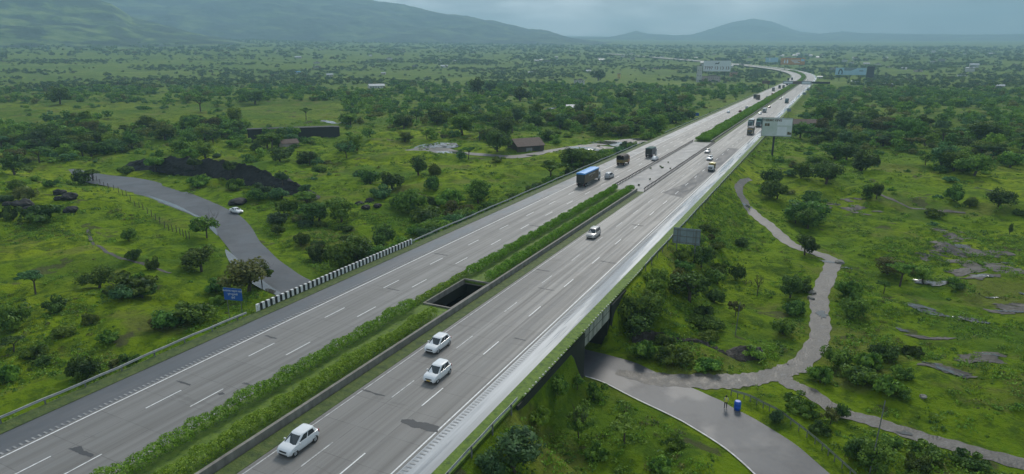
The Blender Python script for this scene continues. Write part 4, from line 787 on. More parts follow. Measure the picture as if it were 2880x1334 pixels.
b=MB(); b.box(23,42,-.3,.3,6.0,8.4); b.build('side_boom',M['dark_frame'],g)
# ------------------------------------------------------------------ houses
wallc={'white':nmat('white_house_wall',[(.3,(.42,.42,.40)),(.7,(.56,.55,.52))],scale=.3),'pink':nmat('pale_pink_wall',[(.3,(.42,.34,.31)),(.7,(.5,.42,.39))],scale=.3),'yellow':nmat('yellow_wall',[(.3,(.50,.38,.12)),(.7,(.6,.48,.18))],scale=.3),'grey':nmat('grey_house_wall',[(.3,(.2,.2,.2)),(.7,(.3,.3,.29))],scale=.3),'orange':nmat('orange_house_wall',[(.3,(.42,.24,.14)),(.7,(.5,.3,.18))],scale=.3)}
roofc={'tin':nmat('corrugated_tin_roof',[(.3,(.38,.39,.40)),(.7,(.55,.56,.57))],scale=.5,rough=(.3,.5)),'tile':nmat('brown_tile_roof',[(.3,(.075,.05,.04)),(.7,(.14,.095,.075))],scale=1.2,bump=.05),'flat':M['conc'],'blue':nmat('blue_sheet_roof',[(.3,(.05,.22,.45)),(.7,(.08,.3,.55))],scale=.5)}
def house(pt,w_,d_,h_,label,wc='white',rc='tin',flat=False,rz=None,floors=1,name='house',cat='house',group=None,windows=True):
    rz=facing(pt[0],pt[1])+random.uniform(-.3,.3) if rz is None else rz
    s=empty(name,(pt[0],pt[1],pt[2]-.1),rz,label,cat,group); b=MB(); b.box(-w_/2,w_/2,-d_/2,d_/2,-1.5,h_)
    if not flat: b.add([(-w_/2,-d_/2,h_),(-w_/2,d_/2,h_),(-w_/2,0,h_+d_*.26),(w_/2,-d_/2,h_),(w_/2,d_/2,h_),(w_/2,0,h_+d_*.26)],[(0,1,2),(3,5,4),(0,2,5,3),(1,4,5,2)])
    b.build('wall',wallc[wc],s); b=MB()
    if flat: b.box(-w_/2-.25,w_/2+.25,-d_/2-.25,d_/2+.25,h_+.003,h_+.22); b.box(-w_/2-.25,w_/2+.25,-d_/2-.25,-d_/2-.1,h_+.22,h_+.7); b.box(-w_*.1,w_*.3,0,d_*.3,h_+.22,h_+2.2)
    else:
        e=.6; k=d_*.26; q=(d_/2+e)/(d_/2); 
        for s_y in (1,-1): b.loft([[(x,s_y*(d_/2)*q,h_-k*(q-1)+.05),(x,0,h_+k+.05),(x,0,h_+k+.17),(x,s_y*(d_/2)*q,h_-k*(q-1)+.17)] for x in (-w_/2-.4,w_/2+.4)])
    b.build('roof',roofc[rc],s)
    if windows:
        for f in range(floors):
            z=(h_/floors)*f
            n=max(2,int(w_/3))
            for k in range(n):
                x=-w_/2+w_*(k+.5)/n; dd=MB()
                if f==0 and k==n//2: dd.box(x-.5,x+.5,-d_/2-.06,-d_/2+.02,0,2.05); dd.build('door',M['dark_side'],s)
                else: dd.box(x-.5,x+.5,-d_/2-.05,-d_/2+.02,z+1.0,z+2.1); dd.build('window',M['glass'],s)
    return s
house(at(947,222),20,8,3.2,'long white farm shed with a pale tin roof between trees in the middle distance','white','tin')
hp=at(1457,215); house(hp,14,9,7,'white two storey house beside the tall round tree in the middle distance','white','flat',flat=True,floors=2)
p=BP; house((p[0]-9,p[1]+4,p[2]),30,10,8.5,'low pale roadside building under the large white billboard','pink','flat',flat=True,floors=2,rz=facing(p[0],p[1])); 
pp=at(1760,206); house((pp[0]-1,pp[1]-2,pp[2]),8,8,elev(1760,166,*pp[:2])-pp[2],'narrow white three storey tower at the left end of the large billboard','white','flat',flat=True,floors=3,rz=facing(p[0],p[1]))
pp=at(1845,192); house(pp,14,8,7,'small orange house right of the large white billboard','orange','flat',flat=True,floors=2)
house(at(1557,197),5,5,7.5,'small bright yellow shrine standing between trees','yellow','tile')
# brown tiled hut left of the access track
hp=at(1322,378); s_=house(hp,12.5,9.5,2.6,'dark wooden hut with a drooping brown tiled roof beside the wet access track','grey','tile',rz=facing(hp[0],hp[1])+R(28),name='hut',cat='hut',windows=False)
for c in s_.children:
    if c.name.startswith('wall'): c.data.materials.clear(); c.data.materials.append(M['bark'])
b=MB(); b.box(-2.2,0.6,-4.85,-4.72,0,1.7); b.build('pale_door',wallc['grey'],s_); b=MB(); b.box(1.6,4.2,-4.85,-4.72,0,2.0); b.build('pale_door',M['dark_side'],s_)
hp=at(2015,322); house(hp,22,8,2.6,'long low shed with a weathered brown roof behind the billboard','grey','tile',rz=facing(hp[0],hp[1])+R(6),name='shed',cat='shed',windows=False)
for c in bpy.data.objects['shed'].children:
    if c.name.startswith('wall'): c.data.materials.clear(); c.data.materials.append(M['bark'])
hp=at(742,343); s_=empty('shed',tuple(hp),facing(hp[0],hp[1]),'long black shed standing across the field behind the thicket','shed'); Lw=spanw(628,858,0,340,*hp[:2]); b=MB(); b.box(-Lw/2,Lw/2,-2.5,2.5,-2,4.2); b.build('wall',M['black'],s_); b=MB(); b.box(-Lw/2-.3,Lw*.44,-2.9,2.9,4.203,4.4); b.build('roof',M['black'],s_)
hp=at(1150*0+727,369); house(hp,7,5,2.0,'small hut with a round brown thatch below the black shed','pink','tile',name='hut',cat='hut',windows=False)
hp=at(735*0+738,364)
hl=[(830,192,12,'white','tin','small white house with pale tin roof, left of the centre woodland'),(797,160,16,'white','flat','low white house far off, just right of the hillside foot'),(965,188,9,'pink','tin','small pale house above the long white farm shed'),(1073,200,8,'white','flat','little white house half hidden by a round tree'),(750,186,9,'white','blue','small house with a blue sheet roof near the foot of the hill'),
(1440,280,9,'white','tin','low white shed in the clearing above the access track'),(1500,188,9,'pink','tin','pale pink house right of the white two storey house'),(1335,186,10,'white','tin','white house with tin roof above the tall dark tree'),(2150,212,10,'white','tin','white roofed hut right of the wide blue billboard foot'),(2232,218,11,'grey','tin','grey house with bright tin roof on the right plain'),(2420,193,14,'white','flat','white flat house on the far right plain'),(2062,198,9,'white','tin','small white hut by the outer edge of the bend'),
(2440,176,16,'white','tin','long pale building far off on the right plain'),(2515,222,9,'pink','tin','pale hut by the right edge of the plain')]
for u,v,w_,wc,rc,lb in hl: house(at(u,v),w_,w_*.6,3.2,lb,wc,rc,flat=(rc=='flat'))
for k in range(70):
    u=random.choice([random.uniform(700,1700),random.uniform(1500,2560),random.uniform(1700,2500)]); v=random.uniform(133,182) if u>1450 else random.uniform(122,175)
    if 1890<u<2070 and v>150: v=random.uniform(132,150)
    pt=at(u,v); w_=random.uniform(9,20); wc=random.choice(['white','white','pink','grey','white']); fl=random.random()<.5
    house(pt,w_,w_*.6,random.choice([3.2,3.2,6.4]),{'white':'small white house of the far villages scattered over the hazy plain','pink':'small pale pink house of the far villages scattered over the hazy plain','grey':'small grey house of the far villages scattered over the hazy plain'}[wc],wc,'flat' if fl else 'tin',flat=fl,group={'white':'white houses of the far villages','pink':'pale pink houses of the far villages','grey':'grey houses of the far villages'}[wc],windows=False)
# tall mast on the plain
p=at(1892,136); b=MB(); b.tube((0,0,-1),(0,0,38),1.2,.5,6); m0=empty('mast',tuple(p),0,'tall thin mast rising from the hazy plain left of the distant peak','mast'); b.build('shaft',M['dark_frame'],m0); b=MB(); b.box(-1.6,1.6,-1.6,1.6,30,34); b.build('antenna_ring',M['dark_frame'],m0)
# lamp posts and poles
for (u,v,h_,lb) in ((2186,1196,8.5,'thin leaning metal pole rising from the bushes at the bottom right'),(1849,845,5.5,'thin bare pole on the grass slope between expressway and dirt track')):
    p=at(u,v); b=MB(); b.tube((0,0,-.5),(.25,0,h_),.07,.05,8); o=empty('pole',tuple(p),0,lb,'pole'); b.build('shaft',M['post'],o)
# road worker and the drum beside him
def skin_body(name,verts,edges,radii,m,parent,sub=2):
    me=bpy.data.meshes.new(name); me.from_pydata(verts,edges,[]); o=bpy.data.objects.new(name,me); COL.objects.link(o)
    sk=o.modifiers.new('s','SKIN'); 
    for i,v in enumerate(me.skin_vertices[0].data): v.radius=(radii[i],radii[i]); v.use_root=(i==0)
    o.modifiers.new('d','SUBSURF').levels=sub; dg=bpy.context.evaluated_depsgraph_get(); m2=bpy.data.meshes.new_from_object(o.evaluated_get(dg)); bpy.data.objects.remove(o)
    m2.materials.clear(); q=link(name,m2,m,parent)
    for p_ in m2.polygons: p_.use_smooth=True
    return q
wk=pz if False else None
W0=(39.0,72.0)
man=empty('person',(W0[0],W0[1],-6.49),R(20),'person in a yellow high visibility vest and dark trousers standing on the side road','person')
v=[(0,0,.93),(0,0,1.12),(0,.01,1.38),(0,.02,1.50),(0,.03,1.62),(0,.03,1.70),(.10,0,.88),(.12,.03,.50),(.13,-.02,.09),(.13,.12,.04),(-.10,0,.88),(-.12,-.02,.50),(-.13,-.05,.09),(-.13,.09,.04),
   (.19,0,1.40),(.25,-.02,1.14),(.23,.09,.92),(-.19,0,1.40),(-.25,-.02,1.14),(-.22,.11,.92)]
e=[(0,1),(1,2),(2,3),(3,4),(4,5),(0,6),(6,7),(7,8),(8,9),(0,10),(10,11),(11,12),(12,13),(2,14),(14,15),(15,16),(2,17),(17,18),(18,19)]
rd=[.13,.12,.15,.055,.10,.07,.095,.062,.045,.04,.095,.062,.045,.04,.065,.048,.035,.065,.048,.035]
M['skin']=mat('brown_skin',(.18,.095,.06),.6); M['trouser']=mat('dark_trousers',(.015,.018,.025),.8); M['vest']=mat('yellow_safety_vest',(.62,.60,.10),.6); M['hair']=mat('black_hair',(.01,.009,.008),.6); M['shirt']=mat('pale_shirt',(.35,.36,.38),.7)
bd=skin_body('body',v,e,rd,[M['skin'],M['trouser'],M['shirt']],man)
for p_ in bd.data.polygons: 
    z=p_.center.z; x=abs(p_.center.x); p_.material_index=1 if z<.93 and not(x>.19 and z>.8) else (2 if z<1.5 and z>1.0 else 0)
b=MB(); n=14
rings=[[(math.cos(a)*w_,.01+math.sin(a)*d_,z) for a in [k*2*math.pi/n for k in range(n)]] for z,w_,d_ in ((.90,.185,.15),(1.05,.185,.155),(1.25,.205,.165),(1.42,.19,.14),(1.49,.10,.085))]
b.loft(rings,cap=False); b.build('vest',M['vest'],man,smooth=True)
b=MB(); b.loft([[(math.cos(a)*w_,.015+math.sin(a)*w_*1.05,z) for a in [k*2*math.pi/n for k in range(n)]] for z,w_ in ((1.62,.108),(1.68,.112),(1.735,.09),(1.765,.045),(1.772,.004))]); b.build('hair',M['hair'],man,smooth=True)
dr=empty('plastic_drum',(40.3,72.35,-6.49),0,'bright blue plastic drum standing beside the person in the vest','drum'); n=18
b=MB(); b.loft([[(math.cos(a)*w_,math.sin(a)*w_,z) for a in [k*2*math.pi/n for k in range(n)]] for z,w_ in ((0,.34),(.06,.38),(.35,.39),(.38,.41),(.42,.39),(.78,.39),(.81,.41),(.85,.39),(1.06,.38),(1.12,.34))]); M['drum']=mat('blue_plastic',(.01,.10,.50),.4); b.build('barrel',M['drum'],dr,smooth=True); b=MB(); b.tube((0,0,1.12),(0,0,1.16),.30,n=16); b.build('lid',M['drum'],dr)
# steel rail along the lower road
pl=[at(*q) for q in ((1840,997),(1880,1012),(1920,1034),(1960,1055),(2010,1090),(2060,1130),(2100,1165),(2150,1210))]
PL=smooth_poly([(q[0],q[1]) for q in pl],5); g=empty('guard_rail',(PL[0][0],PL[0][1],zpt(*PL[0])),0,'steel guard rail curving along the lower side road at the bottom right','guard rail'); ox,oy,oz=g.location
zz=[zpt(*q)+.62 for q in PL]; b=MB(); b.loft([[(x-ox,y-oy,z-oz),(x-ox+.05,y-oy-.03,z-oz+.07),(x-ox,y-oy,z-oz+.15),(x-ox+.05,y-oy-.03,z-oz+.23),(x-ox,y-oy,z-oz+.30),(x-ox-.03,y-oy+.03,z-oz+.15)] for (x,y),z in zip(PL,zz)]); b.build('beam',M['steel'],g)
for k in range(0,len(PL),2): b=MB(); x,y=PL[k]; b.box(x-ox-.12,x-ox-.02,y-oy+.03,y-oy+.13,-.8+zz[k]-oz-.5,zz[k]-oz+.2); b.build('post',M['post'],g)
# posts of the field fence
fp=[at(*q) for q in ((236,448),(262,470),(300,492),(330,515),(362,535),(392,558),(425,580),(455,600),(478,612))]
FPL=smooth_poly([(q[0],q[1]) for q in fp],3); g=empty('wire_fence',(FPL[0][0],FPL[0][1],zpt(*FPL[0])),0,'old wire fence of thin leaning posts along the left side road','fence'); ox,oy,oz=g.location; rnd=random.Random(3); tops=[]
for x,y in FPL:
    z=zpt(x,y); lx,ly=rnd.uniform(-.15,.15),rnd.uniform(-.15,.15); b=MB(); b.tube((x-ox,y-oy,z-oz-.3),(x-ox+lx,y-oy+ly,z-oz+1.75),.09,.075,6); b.build('post',M['bark'],g); tops.append((x-ox,y-oy,z-oz))
for hh in (.6,1.3):
    b=MB()
    for a,c_ in zip(tops[:-1],tops[1:]): b.tube((a[0],a[1],a[2]+hh),(c_[0],c_[1],c_[2]+hh),.012,n=4)
    b.build('wire',M['post'],g)
# boulders
def boulder(u,v,r,label,m='rock',name='boulder',flat=.65,group=None):
    p=at(u,v,zt); bm=bmesh.new(); bmesh.ops.create_icosphere(bm,subdivisions=3,radius=r); sd_=random.random()*99
    from mathutils import noise as mn
    for w_ in bm.verts:
        d=1+.38*mn.noise(w_.co*(1.1/r)+Vector((sd_,0,0)))+.16*mn.noise(w_.co*(3/r)+Vector((0,sd_,0))); w_.co*=d; w_.co.z*=flat
    me=bpy.data.meshes.new(name); bm.to_mesh(me); bm.free(); o=link(name,me,M[m]); o.location=(p[0],p[1],p[2]+r*.18); return tag(o,label,'boulder',group)
boulder(152,487,1.5,'black boulder, upper left one of three rocks in the left meadow'); boulder(173,500,2.0,'largest black boulder of the three in the left meadow'); boulder(148,502,1.2,'smaller black boulder below the other two in the left meadow'); boulder(178,532,1.6,'low black boulder lying apart below the three rocks'); boulder(20,517,1.3,'black boulder at the left edge of the meadow'); boulder(40,515,1.2,'black boulder right beside the one at the left edge of the meadow'); boulder(60,520,2.2,'large dark boulder partly under the bushes on the left'); boulder(75,530,1.5,'dark boulder against the dark bush on the left')
boulder(905,515,1.2,'dark rock on the left of the little rock pile in the middle meadow'); boulder(930,508,1.5,'dark rock on top of the little rock pile in the middle meadow'); boulder(950,520,1.1,'dark rock on the right of the little rock pile in the middle meadow'); boulder(920,525,1.2,'dark rock at the front of the little rock pile in the middle meadow')
boulder(2043,738,.7,'pale stone at the left edge of the dirt track','conc'); boulder(2040,752,.6,'smaller pale stone just below the one at the dirt track edge','conc'); boulder(2112,662,.8,'pale stone at the outer side of the dirt track bend','conc'); boulder(2322,1000,.4,'pale stone lying alone in the right meadow','conc')
boulder(1900,890,1.0,'brown rock in the dug bank beside the dirt track','mud'); boulder(596,512,2.6,'low heap of dark earth at the edge of the side road above the white sedan','rock','earth_heap',flat=.42)
bpy.data.objects[-1] if False else None
for k,(u,v) in enumerate(((1846,935),(1880,925),(1700,870),(1660,862),(1820,862))): pass
# cut bank beyond the left side road: dark rock, shade painted into its colour
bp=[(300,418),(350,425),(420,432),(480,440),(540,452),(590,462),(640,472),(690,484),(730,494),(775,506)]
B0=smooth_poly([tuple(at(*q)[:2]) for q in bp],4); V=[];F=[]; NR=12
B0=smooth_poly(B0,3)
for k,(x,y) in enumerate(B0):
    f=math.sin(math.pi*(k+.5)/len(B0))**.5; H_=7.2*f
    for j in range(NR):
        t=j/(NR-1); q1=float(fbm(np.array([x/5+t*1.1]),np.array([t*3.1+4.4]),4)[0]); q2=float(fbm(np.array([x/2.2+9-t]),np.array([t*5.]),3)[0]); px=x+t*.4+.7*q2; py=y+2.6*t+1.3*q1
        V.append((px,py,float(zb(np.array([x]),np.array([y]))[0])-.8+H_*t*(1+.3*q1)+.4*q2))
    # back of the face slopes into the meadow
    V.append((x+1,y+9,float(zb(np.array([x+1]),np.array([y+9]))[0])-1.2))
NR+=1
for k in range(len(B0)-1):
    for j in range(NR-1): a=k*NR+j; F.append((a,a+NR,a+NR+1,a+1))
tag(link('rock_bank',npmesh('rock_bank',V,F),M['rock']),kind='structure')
bp=[(1600,864),(1680,868),(1740,872),(1790,880),(1830,900),(1870,912),(1925,905)]
B1=smooth_poly(smooth_poly([tuple(at(*q)[:2]) for q in bp],4),3); V=[];F=[];NR=9
for k,(x,y) in enumerate(B1):
    for j in range(NR):
        t=j/(NR-1); q1=float(fbm(np.array([x/2.+t]),np.array([y/2.+t*2.5]),4)[0]); q2=float(fbm(np.array([x/.9+9]),np.array([y/.9+t*4]),3)[0]); V.append((x-2.6*t+.9*q2,y+1.6*t+1.0*q1,float(zb(np.array([x]),np.array([y]))[0])-.35+(1.3+1.1*q1)*math.sin(t*math.pi*.85)+.35*q2))
for k in range(len(B1)-1):
    for j in range(NR-1): a=k*NR+j; F.append((a,a+NR,a+NR+1,a+1))
M['soilrock']=nmat('broken_soil_and_rock',[(.3,(.02,.017,.013)),(.55,(.05,.042,.034)),(.7,(.13,.12,.105))],scale=1.6,bump=.15,bscale=3)
tag(link('rubble_bank',npmesh('rubble_bank',V,F),M['soilrock']),kind='structure')
# ------------------------------------------------------------------ foliage
def crown(ncl,quads,rx,ry,rz,leaf,seed,zc,flat=0.0,droop=0.0,spread=1.0,cr=(.30,.48)):
    """leaf quads on lumpy clusters spread through an ellipsoid ; returns (n,4,3)"""
    g=np.random.default_rng(seed); out=[]
    dirs=g.normal(size=(ncl,3)); dirs/=np.linalg.norm(dirs,axis=1)[:,None]; rad=g.random(ncl)**.5*.78*spread
    c=dirs*rad[:,None]*np.array([rx,ry,rz]); c[:,2]=np.where(c[:,2]<0,c[:,2]*(1-flat),c[:,2]); c[:,2]+=zc
    m=(rx+ry)/2*g.uniform(cr[0],cr[1],ncl)*(1-.25*rad)
    per=quads//ncl
    for k in range(ncl):
        d=g.normal(size=(per,3)); d/=np.linalg.norm(d,axis=1)[:,None]; r=m[k]*g.uniform(.72,1.08,per)*(1+.18*np.sin(d[:,0]*5+k)*np.sin(d[:,1]*4))
        p=c[k]+d*r[:,None]*np.array([1,1,min(1,rz/rx*1.15)]); n=d*.9+g.normal(size=(per,3))*.55+np.array([0,0,.25]); n/=np.linalg.norm(n,axis=1)[:,None]
        t=np.cross(n,g.normal(size=(per,3))); t/=np.linalg.norm(t,axis=1)[:,None]+1e-9; b=np.cross(n,t); s=leaf*g.uniform(.55,1.3,per)[:,None]; t=t*s; b=b*s*g.uniform(.5,.95,(per,1))
        out.append(np.stack([p-t-b*.6,p+t*.2-b,p+t+b*.5,p-t*.3+b],1))
    q=np.concatenate(out); q[:,:,2]=np.maximum(q[:,:,2],.02); return q
def quadmesh(name,Q,mi=None): 
    n=len(Q); return npmesh(name,Q.reshape(-1,3),np.arange(n*4).reshape(n,4),mi)
def trunkmesh(h,r,zc,rx,seed,limbs=5,bare=False):
    g=random.Random(seed); b=MB(); a=(g.uniform(-.15,.15),g.uniform(-.15,.15),h); b.tube((0,0,-.6),a,r,r*.7,7)
    for k in range(limbs):
        t=k*2*math.pi/limbs+g.random(); e=(a[0]+math.cos(t)*rx*.55,a[1]+math.sin(t)*rx*.55,zc+g.uniform(-.1,.4)*rx); mid=((a[0]+e[0])/2,(a[1]+e[1])/2,a[2]+(e[2]-a[2])*.65); b.tube(a,mid,r*.5,r*.32,5); b.tube(mid,e,r*.32,r*.1,5)
        if bare:
            for j in range(4): f=(e[0]+g.uniform(-1,1)*rx*.4,e[1]+g.uniform(-1,1)*rx*.4,e[2]+g.uniform(.1,.7)*rx); b.tube(e,f,r*.12,r*.04,4); b.tube(mid,((mid[0]+f[0])/2,(mid[1]+f[1])/2,f[2]*.9),r*.12,r*.05,4)
    return b
# unit kinds : crown about 2 m across (radius 1), height given separately, scaled per tree
KINDS={}
def kind(nm,n,fn):
    L_=[]
    for k in range(n):
        Q,tr=fn(k); L_.append((quadmesh('crown',Q),tr))
    KINDS[nm]=L_
def trm(b):
    me=bpy.data.meshes.new('trunk'); me.from_pydata(b.v,[],b.f); me.materials.append(M['bark']); return me
kind('round',5,lambda k:(crown(15,2600,1,1,.80,.062,10+k,1.02,flat=.0,cr=(.34,.52)),trm(trunkmesh(.7,.09,1.2,1,k))))
kind('bush',6,lambda k:(crown(13,2300,1,1,.62,.065,40+k,.50,flat=.6,cr=(.32,.50)),trm(trunkmesh(.15,.06,.5,.8,k,4))))
kind('low',5,lambda k:(crown(16,2000,1.15,.9,.42,.065,70+k,.28,flat=.85,cr=(.24,.40)),trm(trunkmesh(.1,.05,.3,.8,k,4))))
kind('umbrella',4,lambda k:(crown(15,2100,1.1,1.1,.32,.058,100+k,1.5,flat=.3,cr=(.24,.38)),trm(trunkmesh(1.0,.07,1.4,1,k,6))))
kind('tall',4,lambda k:(crown(18,2600,.82,.82,1.2,.062,130+k,1.45,flat=.0,cr=(.38,.56)),trm(trunkmesh(.6,.1,1.5,.7,k))))
kind('airy',4,lambda k:(crown(26,1500,1,1,.85,.06,160+k,1.1,flat=.3,cr=(.15,.26)),trm(trunkmesh(.6,.05,1.1,1,k,7,bare=True))))
kind('bare',2,lambda k:(crown(10,110,1,1,.8,.05,190+k,1.3,cr=(.1,.2)),trm(trunkmesh(.8,.075,1.3,1,k+5,6,bare=True))))
_cm={}
def cmesh(kd,vi,fi):
    key=(kd,vi,fi)
    if key not in _cm: m=KINDS[kd][vi][0].copy(); m.materials.clear(); m.materials.append(FOL[fi]); _cm[key]=m
    return _cm[key]
RR=random.Random(11)
def plant(p,w_,h_,kd,fi,label,cat='tree',name='tree',group=None):
    """w_ crown width, h_ total height in metres"""
    vi=RR.randrange(len(KINDS[kd])); H0={'round':2.0,'bush':1.15,'low':.72,'umbrella':1.9,'tall':2.8,'airy':2.0,'bare':2.1}[kd]
    root=empty(name,tuple(p),RR.uniform(0,6.28),label,cat,group); s=w_/2; root.scale=(s*RR.uniform(.9,1.1),s*RR.uniform(.9,1.1),h_/H0)
    c=link('crown',cmesh(kd,vi,fi),None,root); t=link('trunk',KINDS[kd][vi][1],None,root); return root
def plantpx(u,v,wp,hp,kd,fi,label,name=None,cat=None,group=None):
    p=at(u,v,zt); _,_,d=project(p); k=d/(1780*.89444); w_=wp*k; h_=hp*k*1.0
    nm=name or ('shrub' if kd in('bush','low') else 'tree'); return plant((p[0],p[1],p[2]-.1),w_,max(h_,w_*.25),kd,fi,label,cat or nm,nm,group)
D_,M_,L_f,O_,B_=0,1,2,3,4
